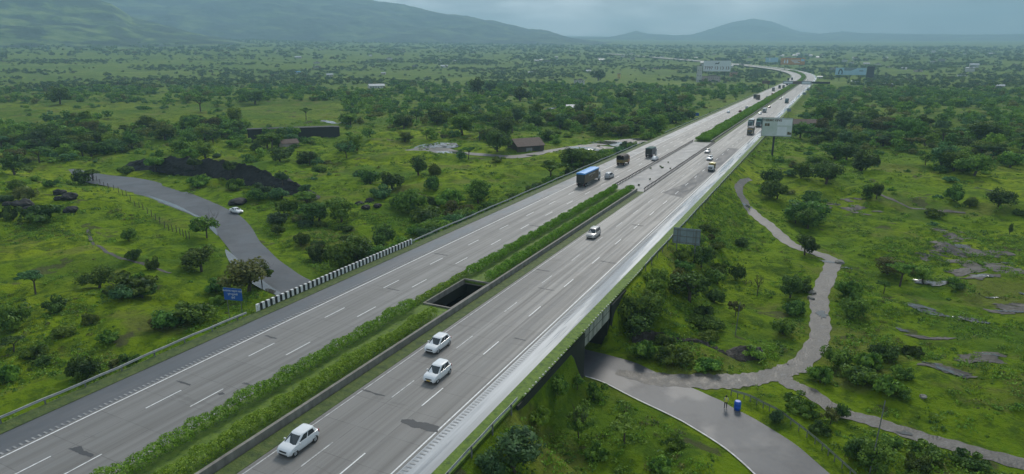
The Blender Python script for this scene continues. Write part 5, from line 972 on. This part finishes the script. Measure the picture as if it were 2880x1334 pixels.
SPEC=[
(520,600,92,72,'airy',1,'leaning leafy tree overhanging the wet edge of the left side road'),(506,684,95,78,'round',1,'bushy green tree left of the flooded edge of the side road'),(622,735,135,92,'round',3,'broad olive crowned tree at the inner bend above the blue sign'),(660,715,70,60,'airy',1,'light green tree touching the right side of the olive crowned tree'),
(105,557,125,46,'low',0,'wide dark bush below the black boulders'),(30,555,60,40,'low',0,'dark bush at the left edge below the boulders'),(68,505,70,45,'bush',3,'reddish olive bush over the left boulders'),(325,606,48,40,'bush',1,'round bush alone in the middle of the left meadow'),(337,652,40,32,'bush',0,'small round bush below the lone meadow bush'),(387,678,38,36,'bush',1,'small bush right of the ditch line in the left meadow'),(330,738,150,50,'low',1,'long dark bush row crossing the left meadow'),(360,748,80,40,'bush',0,'dark clump at the right end of the long bush row'),(300,752,70,36,'bush',4,'blue green clump below the long bush row'),
(430,825,95,55,'bush',0,'dark bush upper left of the guard rail'),(485,808,110,58,'bush',1,'leafy bush right of the dark bush near the blue sign'),(545,735,60,38,'bush',0,'dark shrub left of the olive crowned tree'),(142,783,70,42,'bush',0,'dark round bush low in the left meadow'),(35,830,100,75,'bush',1,'big bush cut by the left edge of the picture'),(215,950,95,66,'bush',0,'spiky dark bush near the rail at the lower left'),(325,920,62,36,'bush',0,'low round dark bush close to the lower left rail'),(205,462,55,38,'bush',0,'dark shrub by the top of the left fence'),(130,470,45,22,'low',0,'flat dark shrub in the upper left meadow'),(50,480,50,30,'bush',1,'small shrub at the far left edge above the boulders'),(235,455,60,30,'umbrella',1,'flat crowned tree where the left side road disappears'),
(230,815,60,30,'low',2,'pale green low shrub under the meadow slope'),(90,905,90,40,'low',1,'weedy shrub above the lower left rail'),(20,960,80,50,'low',1,'weedy shrub at the lower left edge'),(270,860,60,30,'low',1,'low green shrub half way down the left slope'),(400,830,60,36,'bush',3,'brownish shrub left of the dark rail side bush'),
(990,478,82,58,'round',0,'dark double crowned tree alone in the middle meadow'),(960,498,60,34,'bush',4,'blue green shrub at the left foot of the double crowned tree'),(1088,478,46,42,'bush',0,'dark round bush right of the double crowned tree'),(1093,445,45,40,'bush',2,'pale shrub behind the dark round bush in the middle meadow'),(965,622,66,68,'round',0,'dark tree standing just behind the end of the striped parapet'),(870,680,95,80,'bush',1,'big leafy bush above the striped parapet'),(905,660,90,90,'tall',1,'tall leafy tree above the right part of the striped parapet'),(858,560,80,70,'round',1,'bushy tree at the end of the black rock bank'),(800,560,85,66,'round',0,'dark tree on the lower side of the black rock bank'),(800,655,60,45,'bush',0,'dark bush on the slope left of the parapet'),(760,620,48,36,'bush',1,'bush right of the white sedan on the slope'),(700,590,36,30,'bush',1,'small bush on the strip above the side road'),(720,540,60,40,'bush',1,'bush between the rock bank and the earth heap'),(650,505,55,34,'bush',0,'dark bush below the rock bank above the sedan'),(590,480,60,34,'low',1,'low bush at the foot of the rock bank'),(500,470,70,30,'low',1,'low leafy bush along the foot of the rock bank'),
(1040,535,90,60,'bush',1,'spreading bush in the middle meadow right of the rock pile'),(1130,520,90,50,'low',1,'wide green bush left of the expressway slope'),(1150,548,85,46,'bush',3,'brownish bush on the slope above the rail'),(1075,560,110,50,'bush',1,'dense bush on the slope just above the left rail'),(1000,520,50,30,'low',0,'low dark shrub right of the rock pile'),(1050,592,60,34,'bush',1,'shrub at the rail beyond the striped parapet'),
(1254,382,66,64,'round',0,'dense dark tree touching the left wall of the brown hut'),(1200,245,50,56,'tall',0,'tall very dark tree in the middle woodland'),(1235,238,40,36,'round',4,'dark tree right of the tallest woodland tree'),(1505,204,46,36,'round',4,'round dark tree right of the white two storey house'),(1673,280,36,34,'umbrella',0,'lone umbrella shaped tree near the expressway left edge'),(505,283,56,40,'umbrella',0,'umbrella shaped tree in the pale field at upper left'),(770,302,36,32,'umbrella',1,'small umbrella tree on the edge of the bright field'),(112,372,86,72,'round',0,'big dark tree at the left end of the thicket'),(640,262,60,42,'round',0,'dark round tree over the bright field'),(150,262,60,50,'round',0,'dark tree under the left hillside'),(1640*0+1575,262,60,40,'round',0,'dark tree among the woodland left of the expressway'),(1310,255,56,44,'round',0,'round woodland tree below the white house'),(1455,320,50,44,'tall',0,'dark upright tree behind the access track'),(1270,345,60,50,'round',0,'dark tree behind the hut'),(1165,340,80,60,'round',1,'broad tree left of the hut across the track'),(1735,300,30,24,'bush',0,'dark bush left of the small blue sign'),
(1762,628,42,46,'airy',1,'thin leafy tree in front of the large sign back'),(1762,662*0+672,60,72,'round',0,'very dark round tree right of the large sign back'),(1853,704,46,52,'bush',0,'dark bush on the bright slope left of the dirt track'),(1903,745,36,62,'bare',3,'nearly leafless grey tree on the bright slope'),(1735,758,110,92,'round',0,'large dark tree half way down the right slope'),(1700,730,60,60,'bush',3,'olive brown bush beside the large dark slope tree'),(1800,762,50,40,'bush',0,'dark bush right of the large dark slope tree'),(1850,794,46,48,'airy',3,'thin brownish tree below the leafless one'),(1788,828,74,44,'bush',1,'bush above the rubble bank'),(1610,850,100,90,'round',0,'dark tree crowding the far corner of the bridge'),(1580,800,80,70,'bush',1,'bush against the guard rail beyond the bridge'),(1640,790,80,60,'bush',1,'leafy bush on the slope below the rail'),(1655,720,70,50,'bush',2,'bright green bush right under the rail'),(1620,900,90,50,'low',1,'creeping bushes over the bank beside the underpass mouth'),(1700,912,110,46,'low',1,'leafy low bushes along the bank by the lower road'),(1780,928,100,30,'low',1,'low bushes on the verge above the junction'),
(1985,750,62,66,'round',0,'dark tree left of the dirt track bend'),(2010,732,60,40,'bush',1,'green bush leaning over the left edge of the dirt track'),(1998,862*0+790,60,40,'bush',0,'dark bush at the edge of the straight dirt track'),(1970,840,76,50,'bush',1,'bush left of the lower dirt track'),(2025,642,62,62,'round',0,'dense round tree in the gap of the dirt track'),(2030,575,72,60,'round',1,'round tree above the gap of the dirt track'),(2042,528,66,58,'tall',0,'tall dark tree in the row right of the track'),(2000,560,50,50,'bush',1,'bush at the left of the tree row'),(2076,462,76,58,'round',0,'dark broad tree at the top of the row right of the track'),(1950,500,80,50,'bush',1,'bushes right of the narrow end of the track'),(1940,462,60,46,'bush',0,'dark bush above the narrow end of the track'),(2180,503,36,46,'round',0,'left one of two dark trees close together in the right meadow'),(2204,500,34,44,'round',0,'right one of two dark trees close together in the right meadow'),(2262,720,74,62,'umbrella',1,'umbrella shaped tree standing in the right meadow'),(2235,690,76,50,'round',3,'olive crowned tree just behind the umbrella tree'),(2222,738,44,34,'umbrella',0,'small flat crowned tree left of the umbrella tree'),(2295,690,36,24,'low',3,'brown shrub right of the umbrella tree'),
(2135,752,100,54,'low',1,'wide bush right of the dirt track'),(2145,800,80,60,'bush',1,'bush below the umbrella trees'),(2220,905,80,56,'bush',0,'dark bush in the hedge of the right meadow'),(2180,930,90,50,'low',1,'leafy bush over the field track'),(2110,920,90,60,'bush',1,'bush in the fork of the two tracks'),(2060,960,80,46,'low',1,'low bush at the fork of the two tracks'),(2290,890,60,26,'low',0,'low dark bush in the right meadow'),(2160,960,100,50,'bush',1,'dense bush above the field track'),(2230,985,90,50,'low',1,'spreading bush above the field track'),(2270,950,60,36,'bush',1,'green bush on the meadow side of the hedge'),
(1300,1190,170,135,'tall',4,'large blue green tree at the bottom edge right of the expressway'),(1235,1188,90,60,'bush',4,'leafy bush left of the big bottom tree'),(1460,1108,90,110,'airy',1,'young light green tree below the bridge'),(1570,1118,85,74,'umbrella',2,'palm like bright green tree in the grass below the bridge'),(1400,990,66,56,'bush',1,'bush against the dark wing wall of the bridge'),(1450,985,50,60,'airy',1,'thin leafy tree at the mouth of the underpass'),(1500,1000,60,44,'low',1,'low bush at the kerb of the underpass mouth'),(1350,1060,90,50,'low',2,'bright weedy bush behind the near guard rail'),(1500,1150,80,40,'low',1,'low weedy bush at the bottom edge'),(1660,1185,90,40,'low',1,'weedy bush beside the lower road at the bottom edge'),(1700,1120,70,30,'low',1,'low weeds clump beside the lower road'),
(1950,1062,46,42,'bush',4,'small grey green shrub at the curved lower rail'),(2110,1045*0+1052,50,46,'bush',0,'dark bush on the near side of the field track'),(2085,1068,60,60,'airy',3,'olive thin tree between rail and field track'),(2060,1088,60,30,'low',0,'dark low bush right of the curved rail'),(2200,1180,110,100,'round',1,'leafy tree near the thin pole at the bottom right'),(2160,1150,80,60,'bush',0,'dark bush left of the thin pole'),(2020,1040,90,36,'low',1,'low bushes behind the start of the curved rail'),(2000,1010,70,26,'low',1,'weeds below the track junction'),(2240,1125,60,40,'bush',0,'dark bush under the field track'),(2330,1150,110,40,'low',1,'long low bush under the field track at the right'),(2310,1185,80,50,'bush',1,'bush at the bottom right edge'),(2440,1175,100,40,'low',0,'dark bush at the bottom right corner'),(2540,590,14,38,'tall',0,'thin upright dark tree near the right edge'),(2400,506,56,44,'bush',0,'dark bush in the upper right meadow'),(2440,520,40,28,'bush',1,'bush beside the dark one in the upper right meadow'),(2350,545,60,24,'low',1,'low shrub in the right meadow'),
(2190,320,70,50,'round',0,'dark tree in the right woodland beyond the shed'),(2290,400*0+352,80,60,'round',0,'broad dark tree in the right woodland'),(2100,400,80,50,'round',0,'dark tree above the bright grass by the billboard'),(2480,360,90,60,'round',0,'dark tree mass at the right edge'),(2540,420,70,50,'round',1,'tree at the right edge of the meadow'),(2400,430,80,56,'round',1,'tree behind the upper right meadow')]
ntree=nbush=0
for u,v,w_,h_,kd,fi,lb in SPEC:
    plantpx(u,v,w_,h_,kd,fi,lb)
    if kd in('bush','low'): nbush+=1
    else: ntree+=1
for k in range(52):
    y=100+k*3.9+RR.uniform(-1.2,1.2)
    if 268<y<288: continue
    x=-RR.uniform(25.0,31.5); w_=RR.uniform(4.0,7.0); fi=RR.choice([0,1,1,2,4]); plant((x,y,zpt(x,y)-.1),w_,w_*RR.uniform(.45,.62),RR.choice(['bush','bush','low']),fi,'%s shrub behind the left rail, %s'%(['dark green','mid green','bright green','','blue green'][fi],'near the parapet' if y<150 else ('below the blue truck' if y<200 else 'near the dirt access')),'shrub','shrub','%s shrubs in the row behind the left guard rail %d'%(['dark','mid green','bright','','blue green'][fi],0 if y<150 else (1 if y<200 else 2))); nbush+=1
BK=smooth_poly([tuple(at(*q)[:2]) for q in ((300,424),(420,440),(540,464),(640,486),(700,500),(775,516))],5)
for k,(x,y) in enumerate(BK[1::2]):
    if k%5==2: continue
    top=k%2; y2=y+(3.6 if top else -1.2)+RR.uniform(-.6,.6); w_=RR.uniform(3.6,7.0); fi=RR.choice([0,1,1,4]); plant((x,y2,zpt(x,y2)+(4.6*math.sin(math.pi*(k*2+1.5)/len(BK))**.5 if top else -.1)),w_,w_*(.55 if top else .5),'bush',fi,'%s bush %s the black rock bank'%(['dark green','mid green','','','blue green'][fi],'growing on top of' if top else 'at the foot of'),'shrub','shrub','%s bushes %s the black rock bank'%(['dark','mid green','','','blue green'][fi],'on top of' if top else 'at the foot of')); nbush+=1
for k in range(22):
    y=86+k*2.6+RR.uniform(-1,1); x=RR.uniform(23,33); w_=RR.uniform(2.6,5.0); fi=RR.choice([0,1,1,2]); plant((x,y,zpt(x,y)-.1),w_,w_*RR.uniform(.45,.62),RR.choice(['bush','bush','low']),fi,'%s shrub on the right embankment %s'%(['dark green','mid green','bright green'][fi],'beside the bridge' if y<112 else 'below the large sign back'),'shrub','shrub','%s shrubs on the right embankment %d'%(['dark','mid green','bright'][fi],y>=112)); nbush+=1
# ---- scattered woodland : density decided on the ground by zones seen in the photograph
def inpoly(x,y,P_):
    c=np.zeros(np.shape(x),bool); n=len(P_)
    for i in range(n):
        x0,y0=P_[i];x1,y1=P_[(i+1)%n]; k=((y0>y)!=(y1>y))&(x<(x1-x0)*(y-y0)/(y1-y0+1e-9)+x0); c^=k
    return c
ZONES=[ ([(1530,790),(1700,650),(1760,800),(1880,870),(1960,900),(1700,935),(1520,910)],.95),([(380,440),(560,455),(700,500),(780,530),(700,545),(560,500),(400,460)],.95),# polygon in the photograph, woodedness
 ([(0,215),(1800,190),(1880,230),(1640,330),(1200,330),(860,330),(860,255),(330,262),(200,310),(0,262)],.92),
 ([(0,320),(160,300),(300,330),(600,300),(640,335),(860,345),(1280,345),(1220,420),(860,400),(780,470),(640,420),(300,410),(0,420)],.85),
 ([(0,262),(330,262),(860,255),(860,330),(600,300),(300,330),(160,300),(0,320)],.14),
 ([(300,395),(560,400),(780,480),(870,560),(960,640),(960,700),(800,720),(720,600),(600,500),(300,430)],.75),
 ([(1000,560),(1420,430),(1640,350),(1660,362),(1440,470),(1040,620)],.85),
 ([(1280,330),(1740,280),(1640,345),(1400,375),(1280,400)],.6),
 ([(2050,220),(2576,200),(2576,330),(2400,400),(2250,390),(2100,420),(2010,330)],.9),
 ([(2250,390),(2576,330),(2576,440),(2420,470)],.7),
 ([(1980,330),(2100,420),(2100,480),(2060,660),(1990,640),(1930,520),(1900,430)],.55),
 ([(1680,600),(1760,520),(1850,430),(1880,470),(1800,640),(1680,780),(1560,870),(1540,800)],.6),
 ([(2110,640),(2300,860),(2330,960),(2240,1010),(2080,990),(2040,930),(2090,800)],.45),
 ([(2150,1040),(2560,1190),(2100,1193),(2060,1100)],.45),([(1330,1000),(1480,960),(1700,1080),(1820,1193),(1180,1193)],.25),
 ([(0,780),(260,800),(560,760),(620,830),(300,960),(0,1060)],.22),
]
def wood(P3):
    U,V,dd=project(P3); w_=np.full(len(P3),.10)
    for pl,k in ZONES: w_=np.where(inpoly(U,V,pl),k,w_)
    d=np.hypot(P3[:,0]-CAMX,P3[:,1]); n=fbm(P3[:,0]/160+3,P3[:,1]/160,3); farw=.68+2.0*n; w_=np.where(d>750,np.clip(farw,.03,1),w_)
    n2=fbm(P3[:,0]/26,P3[:,1]/26,3); w_=w_*np.clip(.75+1.6*n2,.12,1.5); return w_,U,V,d
clear=[(TRS[k][0],TRS[k][1]/2+1.5) for k in TRS]+[(SIDE,6.5)]
AZ0,AZ1=-1.32,.60
def cand(n,d0,d1):
    a=rng.uniform(AZ0,AZ1,n); r=np.sqrt(rng.uniform(d0*d0,d1*d1,n)); x=CAMX+r*np.sin(a); y=r*np.cos(a); k=y>5; return x[k],y[k]
def keep(x,y,base,margin=2.2):
    z=zt(x,y); P3=np.stack([x,y,z],1); w_,U,V,d=wood(P3); k=rng.random(len(x))<w_*base
    k&=(U>-350)&(U<2950)&(V<1500); o=hoff(x,y); k&=(o>22.2+margin)|(o<-23.8-margin)
    for P_,m_ in clear: k&=~((y<420)&(polyd(x,y,P_[::2] if len(P_)>40 else P_)<m_+margin*.6))
    return P3[k],d[k],w_[k],U[k],V[k]
pts=[]
x,y=cand(8200,55,420); A=keep(x,y,.70); x,y=cand(10500,420,900); Bq=keep(x,y,.85)
nearP=np.concatenate([A[0],Bq[0]]); nearD=np.concatenate([A[1],Bq[1]]); nearU=np.concatenate([A[3],Bq[3]]); nearV=np.concatenate([A[4],Bq[4]]); nearW=np.concatenate([A[2],Bq[2]])
ob=[at(1320,378)[:2],at(742,343)[:2],at(2015,322)[:2],at(947,222)[:2],(28,266),(24.6,117),(-27,58),(39.6,72),BP[:2]]
ok=np.ones(len(nearP),bool)
for q in ob: ok&=np.hypot(nearP[:,0]-q[0],nearP[:,1]-q[1])>9
# keep the line of sight to landmarks open
for (u0,u1,v0,v1) in ((1285,1365,335,415),(1035,1190,352,400),(1400,1650,345,400),(1910,1995,290,400),(628,860,322,350),(620,860,262,325),(330,775,415,508),(240,620,440,560),(560,700,500,600),(600,790,590,715)):
    ok&=~((nearU>u0)&(nearU<u1)&(nearV>v0)&(nearV<v1))
idx=np.where(ok)[0]
size=np.where(RR.random()<2,1,1)
recs=[]
for i in idx:
    r=RR.random(); wd=nearW[i]; X_,Y_=nearP[i][:2]; d=nearD[i]; tree=RR.random()<(.62 if d>180 and wd>.3 else .30)
    if hoff(X_,Y_)[0]>0 and d<170: tree=RR.random()<.15
    if tree: w_=RR.uniform(4.5,11.5)*(1 if d>170 else .6); kd=RR.choice(['round','round','round','umbrella','tall','airy','round']); h_=w_*RR.uniform(.62,.85)*(1.35 if kd=='tall' else 1)
    else: w_=RR.uniform(2.0,6.4)*(1 if d>150 else .6); kd=RR.choice(['bush','bush','low']); h_=w_*(.5 if kd=='bush' else .33)
    fi=RR.choices([0,1,2,3,4],[3.5,4,2.4,1.2,1.5])[0]
    U,V,dd=nearU[i],nearV[i],d; recs.append((w_/dd,i,tree,w_,h_,kd,fi))
recs.sort(key=lambda r:-r[0])
TL=['round dark green tree','rounded green tree','bright green rounded tree','olive brown rounded tree','blue green rounded tree']
KN={'round':'rounded','umbrella':'umbrella','tall':'upright','airy':'thin leafy'}; CN=['dark green','mid green','bright green','olive','blue green']
LM=[(1322,360,'the brown hut'),(742,335,'the black shed'),(1457,205,'the white two storey house'),(947,217,'the long white shed'),(1800,190,'the billboard building'),(1950,380,'the billboard on one pole'),(2015,315,'the low brown shed'),(2137,195,'the wide blue billboard'),(1684,600,'the large sign back'),(1747,293,'the small blue sign'),(607,755,'the blue road sign'),(595,530,'the parked white sedan'),(160,500,'the black boulders'),(925,515,'the dark rock pile'),(990,450,'the double crowned tree'),(845,700,'the striped parapet'),(560,440,'the black rock bank'),(350,540,'the wire fence'),(1110,370,'the flooded clearing'),(1540,360,'the wet access track'),(2260,690,'the umbrella tree'),(2190,480,'the two close dark trees'),(2090,700,'the dirt track bend'),(1900,740,'the leafless tree'),(1800,890,'the rubble bank'),(1840,1010,'the person in the vest'),(1500,900,'the underpass mouth'),(1985,220,'the sign gantry'),(2440,640,'the mud patches'),(1880,470,'the narrow end of the track'),(2300,1100,'the field track'),(1300,1120,'the big bottom tree'),(505,270,'the upper left umbrella tree'),(1200,225,'the tall dark tree'),(2186,1150,'the thin leaning pole'),(780,290,'the bright field'),(1990,1000,'the track junction'),(110,340,'the big thicket tree'),(2540,580,'the thin upright tree'),(1100,460,'the dark round bush'),(2500,330,'the right edge thicket'),(1557,190,'the yellow shrine'),(150,250,'the left hillside foot'),(250,820,'the lower left slope')]
def where(U,V,x):
    b=min(LM,key=lambda q:((q[0]-U)/1.6)**2+(q[1]-V)**2); du,dv=U-b[0],V-b[1]; far=math.hypot(du/1.6,dv)
    dr=('right of' if du>0 else 'left of') if abs(du)>1.5*abs(dv) else ('in front of' if dv>0 else 'behind')
    return ('close ' if far<28 else ('' if far<65 else 'well '))+dr+' '+b[2]
SZ=lambda px:'small' if px<22 else ('medium' if px<42 else 'large')
rest=[]
T_MAX=300-ntree; B_MAX=300-nbush
for s_,i,tree,w_,h_,kd,fi in recs:
    p=nearP[i]
    if tree and T_MAX>0:
        l_='%s %s %s tree %s'%(SZ(s_*1592),CN[fi],KN[kd],where(nearU[i],nearV[i],p[0])); plant((p[0],p[1],p[2]-.1),w_,h_,kd,fi,l_,'tree','tree',l_.replace(' tree ',' trees ',1)); T_MAX-=1
    elif not tree and B_MAX>0:
        n_={'bush':'round','low':'low'}[kd]; l_='%s %s %s shrub %s'%(SZ(s_*1592),CN[fi],n_,where(nearU[i],nearV[i],p[0])); plant((p[0],p[1],p[2]-.05),w_,h_,kd,fi,l_,'shrub','shrub',l_.replace(' shrub ',' shrubs ',1)); B_MAX-=1
    else: rest.append((p,w_,h_,kd,fi))
# labels that would repeat are told apart by their order across the picture ; far houses by the nearest landmark
for o in list(COL.objects):
    if o.get('group','').endswith('of the far villages'):
        U,V,_=project(np.array(o.location)); w_=o['label'].split(' of the far')[0]; o['label']=w_+' '+where(U,V,0)
same={}
for o in COL.objects:
    if o.get('label') and o.parent is None: same.setdefault(o['label'],[]).append(o)
NW=['','','two','three','four','five','six','seven','eight']; OR=['leftmost','second from left','third from left','fourth from left','fifth from left','sixth from left','seventh from left']
for l_,os_ in same.items():
    if 1<len(os_)<=8:
        os_.sort(key=lambda o:float(project(np.array(o.location))[0]))
        for k,o in enumerate(os_): o['label']=l_+', '+('rightmost' if k==len(os_)-1 else OR[k])
    for o in os_:
        t_=o['label'].split()
        if len(t_)>16: o['label']=o['label'].replace('close ','').replace('well ','') if len(t_)==17 else ' '.join(w for w in t_ if w not in('close','well','small','medium','large'))
# ---- everything further away, one mesh of small crowns
TPL={}
def tpl(kd,lod,k):
    key=(kd,lod,k)
    if key not in TPL:
        q={0:(11,330,.125),1:(8,110,.20),2:(5,40,.32)}[lod]; a={'round':(1,1,.82,.92,.0),'bush':(1,1,.62,.48,.75),'low':(1.15,.9,.42,.28,.85),'umbrella':(1.1,1.1,.34,1.35,.3),'tall':(.82,.82,1.2,1.35,.0),'airy':(1,1,.8,1.05,.3)}[kd]
        TPL[key]=crown(q[0],q[1],a[0],a[1],a[2],q[2],1000+k*7+lod,a[3],flat=a[4])
    return TPL[key]
H0={'round':2.0,'bush':1.12,'low':.72,'umbrella':1.75,'tall':2.9,'airy':1.95}
Qs=[];Ms=[]
def addstuff(p,w_,h_,kd,fi,lod):
    q=tpl(kd,lod,RR.randrange(4)); a=RR.uniform(0,6.28); c,s=math.cos(a),math.sin(a); sx=w_/2; sz=h_/H0[kd]
    x=q[:,:,0]*c-q[:,:,1]*s; y=q[:,:,0]*s+q[:,:,1]*c; Qs.append(np.stack([x*sx+p[0],y*sx+p[1],q[:,:,2]*sz+p[2]-.1],-1)); Ms.append(np.full(len(q),fi))
for p,w_,h_,kd,fi in rest: addstuff(p,w_,h_,kd,fi,0)
def flush(name):
    global Qs,Ms
    if not Qs: return
    Q=np.concatenate(Qs); o=link(name,quadmesh(name,Q,np.concatenate(Ms)),FOL+[M['hedge']]); tag(o,kind='stuff'); Qs=[];Ms=[]; return o
flush('woodland')
for n,d0,d1,base,lod,wr in ((30000,900,2100,.72,1,(6,13)),(26000,2100,4600,.55,2,(10,24))):
    x,y=cand(n,d0,d1); P3,d,_,U,V=keep(x,y,base,margin=5)
    for p in P3:
        w_=RR.uniform(*wr); kd=RR.choice(['round','round','round','low','umbrella','tall' if d0<2000 else 'low']); addstuff(p,w_,w_*RR.uniform(.45,.7)*(1.4 if kd=='tall' else (.7 if kd=='low' else 1)),kd,RR.choices([0,1,2,3,4],[5,3,.6,.8,2])[0],lod)
flush('woodland')
# ---- weeds and undergrowth close to the camera
def weeds(n,d0,d1,base,wr,leaf):
    x,y=cand(n,d0,d1); z=zt(x,y); P3=np.stack([x,y,z],1); w_,U,V,d=wood(P3); n2=fbm(x/9+4,y/9,3); o=hoff(x,y); e=np.maximum(o-21.2,-22.6-o)
    emb=(e>0)&(e<11); k=rng.random(len(x))<base*np.clip(.25+2.2*n2+.8*w_+.9*emb,0.02,1.4); k&=(e>.25)&(U>-100)&(U<2700)&(V<1260)
    for P_,m_ in clear: k&=~(polyd(x,y,P_[::2] if len(P_)>40 else P_)<m_-.6)
    g=np.random.default_rng(5)
    for p in P3[k]:
        s=RR.uniform(*wr); m=RR.randint(22,40); d=g.normal(size=(m,3)); d/=np.linalg.norm(d,axis=1)[:,None]; d[:,2]=np.abs(d[:,2]); c=p+d*np.array([s,s,s*RR.uniform(.4,.8)])*g.uniform(.5,1,(m,1))
        nn=d+g.normal(size=(m,3))*.6; nn/=np.linalg.norm(nn,axis=1)[:,None]; t=np.cross(nn,g.normal(size=(m,3))); t/=np.linalg.norm(t,axis=1)[:,None]; b=np.cross(nn,t); t*=leaf*g.uniform(.6,1.4,(m,1)); b*=leaf*.7
        Qs.append(np.stack([c-t-b*.6,c+t*.2-b,c+t+b*.5,c-t*.3+b],1)); Ms.append(np.full(m,RR.choices([0,1,2,3,5],[1.2,3.5,4,.7,4])[0]))
weeds(42000,45,190,.62,(.22,.95),.11); weeds(9000,45,190,.42,(.8,1.7),.15); weeds(16000,190,420,.6,(.5,1.6),.22)
flush('undergrowth')
# ---- hedges
def hedge(x0,x1,y0,y1,h_,lpm,leaf,label,xs=None,seed=1,sp=1.35,name='hedge',cat='hedge'):
    g=np.random.default_rng(seed); Q=[]; y=y0; w_=(x1-x0)/2; xc=(x0+x1)/2
    while y<y1:
        cx=xc+g.uniform(-.15,.15); r=w_*g.uniform(.72,1.1); hh=h_*g.uniform(.72,1.1); m=int(lpm*sp); d=g.normal(size=(m,3)); d/=np.linalg.norm(d,axis=1)[:,None]; d[:,2]=np.where(d[:,2]<-.5,-d[:,2],d[:,2])
        c=np.array([cx,y,hh*.5+.1])+d*np.array([r,sp*.72,hh*.5])*g.uniform(.75,1.08,(m,1)); nn=d+g.normal(size=(m,3))*.5; nn/=np.linalg.norm(nn,axis=1)[:,None]; t=np.cross(nn,g.normal(size=(m,3))); t/=np.linalg.norm(t,axis=1)[:,None]; b=np.cross(nn,t); t*=leaf*g.uniform(.6,1.4,(m,1)); b*=leaf*.6
        c[:,0]+= (np.interp(y,[p[1] for p in CURVE],[p[0] for p in CURVE]) if y>1100 else 0); c[:,2]+=(hz(0,y) if y>1000 else 0)
        Q.append(np.stack([c-t-b*.6,c+t*.2-b,c+t+b*.5,c-t*.3+b],1)); y+=sp*g.uniform(.8,1.15)
    o=link(name,quadmesh(name,np.concatenate(Q)),M['hedge']); return tag(o,label,cat)
hedge(-4.5,-2.45,-5,68,1.75,420,.085,'long clipped green hedge beside the departing lanes, before the open pit',seed=1)
hedge(-.25,1.75,-5,68,1.75,420,.085,'long clipped green hedge against the median wall, before the open pit',seed=2)
hedge(-3.95,-2.1,84,162,1.7,380,.095,'clipped hedge beside the departing lanes, beyond the open pit',seed=3)
hedge(0,1.9,83,164,1.7,380,.095,'clipped hedge against the median wall, beyond the open pit',seed=4)
hedge(-4.4,2.0,279,560,2.3,300,.28,'broad dark shrub belt filling the median beyond the bare strip',seed=5,sp=3)
hedge(-4.4,2.0,562,1500,2.4,160,.55,'far end of the shrub belt in the median running into the bend',seed=6,sp=5)
hedge(-4.45,-3.15,68.5,84,1.0,260,.09,'low narrow strip of hedge squeezed between the departing lanes and the open pit',seed=9,sp=1.0)
# small plants on the bare median slab
for k in range(8):
    x=RR.uniform(-3.6,3.2); y=RR.uniform(170,215); plant((x,y,.03),RR.uniform(.6,.95),RR.uniform(.4,.6),'bush',0,'tiny dark green plant growing on the bare wet median slab','plant','plant','plants on the bare median slab')
# ------------------------------------------------------------------ haze
hm=bpy.data.materials.new('haze_air'); hm.use_nodes=True; t=hm.node_tree; t.nodes.clear()
o_=N(t,'ShaderNodeOutputMaterial'); pv=N(t,'ShaderNodeVolumePrincipled'); pv.inputs['Color'].default_value=(.52,.79,.98,1); pv.inputs['Density'].default_value=HAZE; pv.inputs['Anisotropy'].default_value=0.0
t.links.new(pv.outputs[0],o_.inputs['Volume'])
mb=MB(); mb.box(-13500,13500,-400,13800,float(Z.min())-1,820); tag(mb.build('haze',hm),kind='stuff')
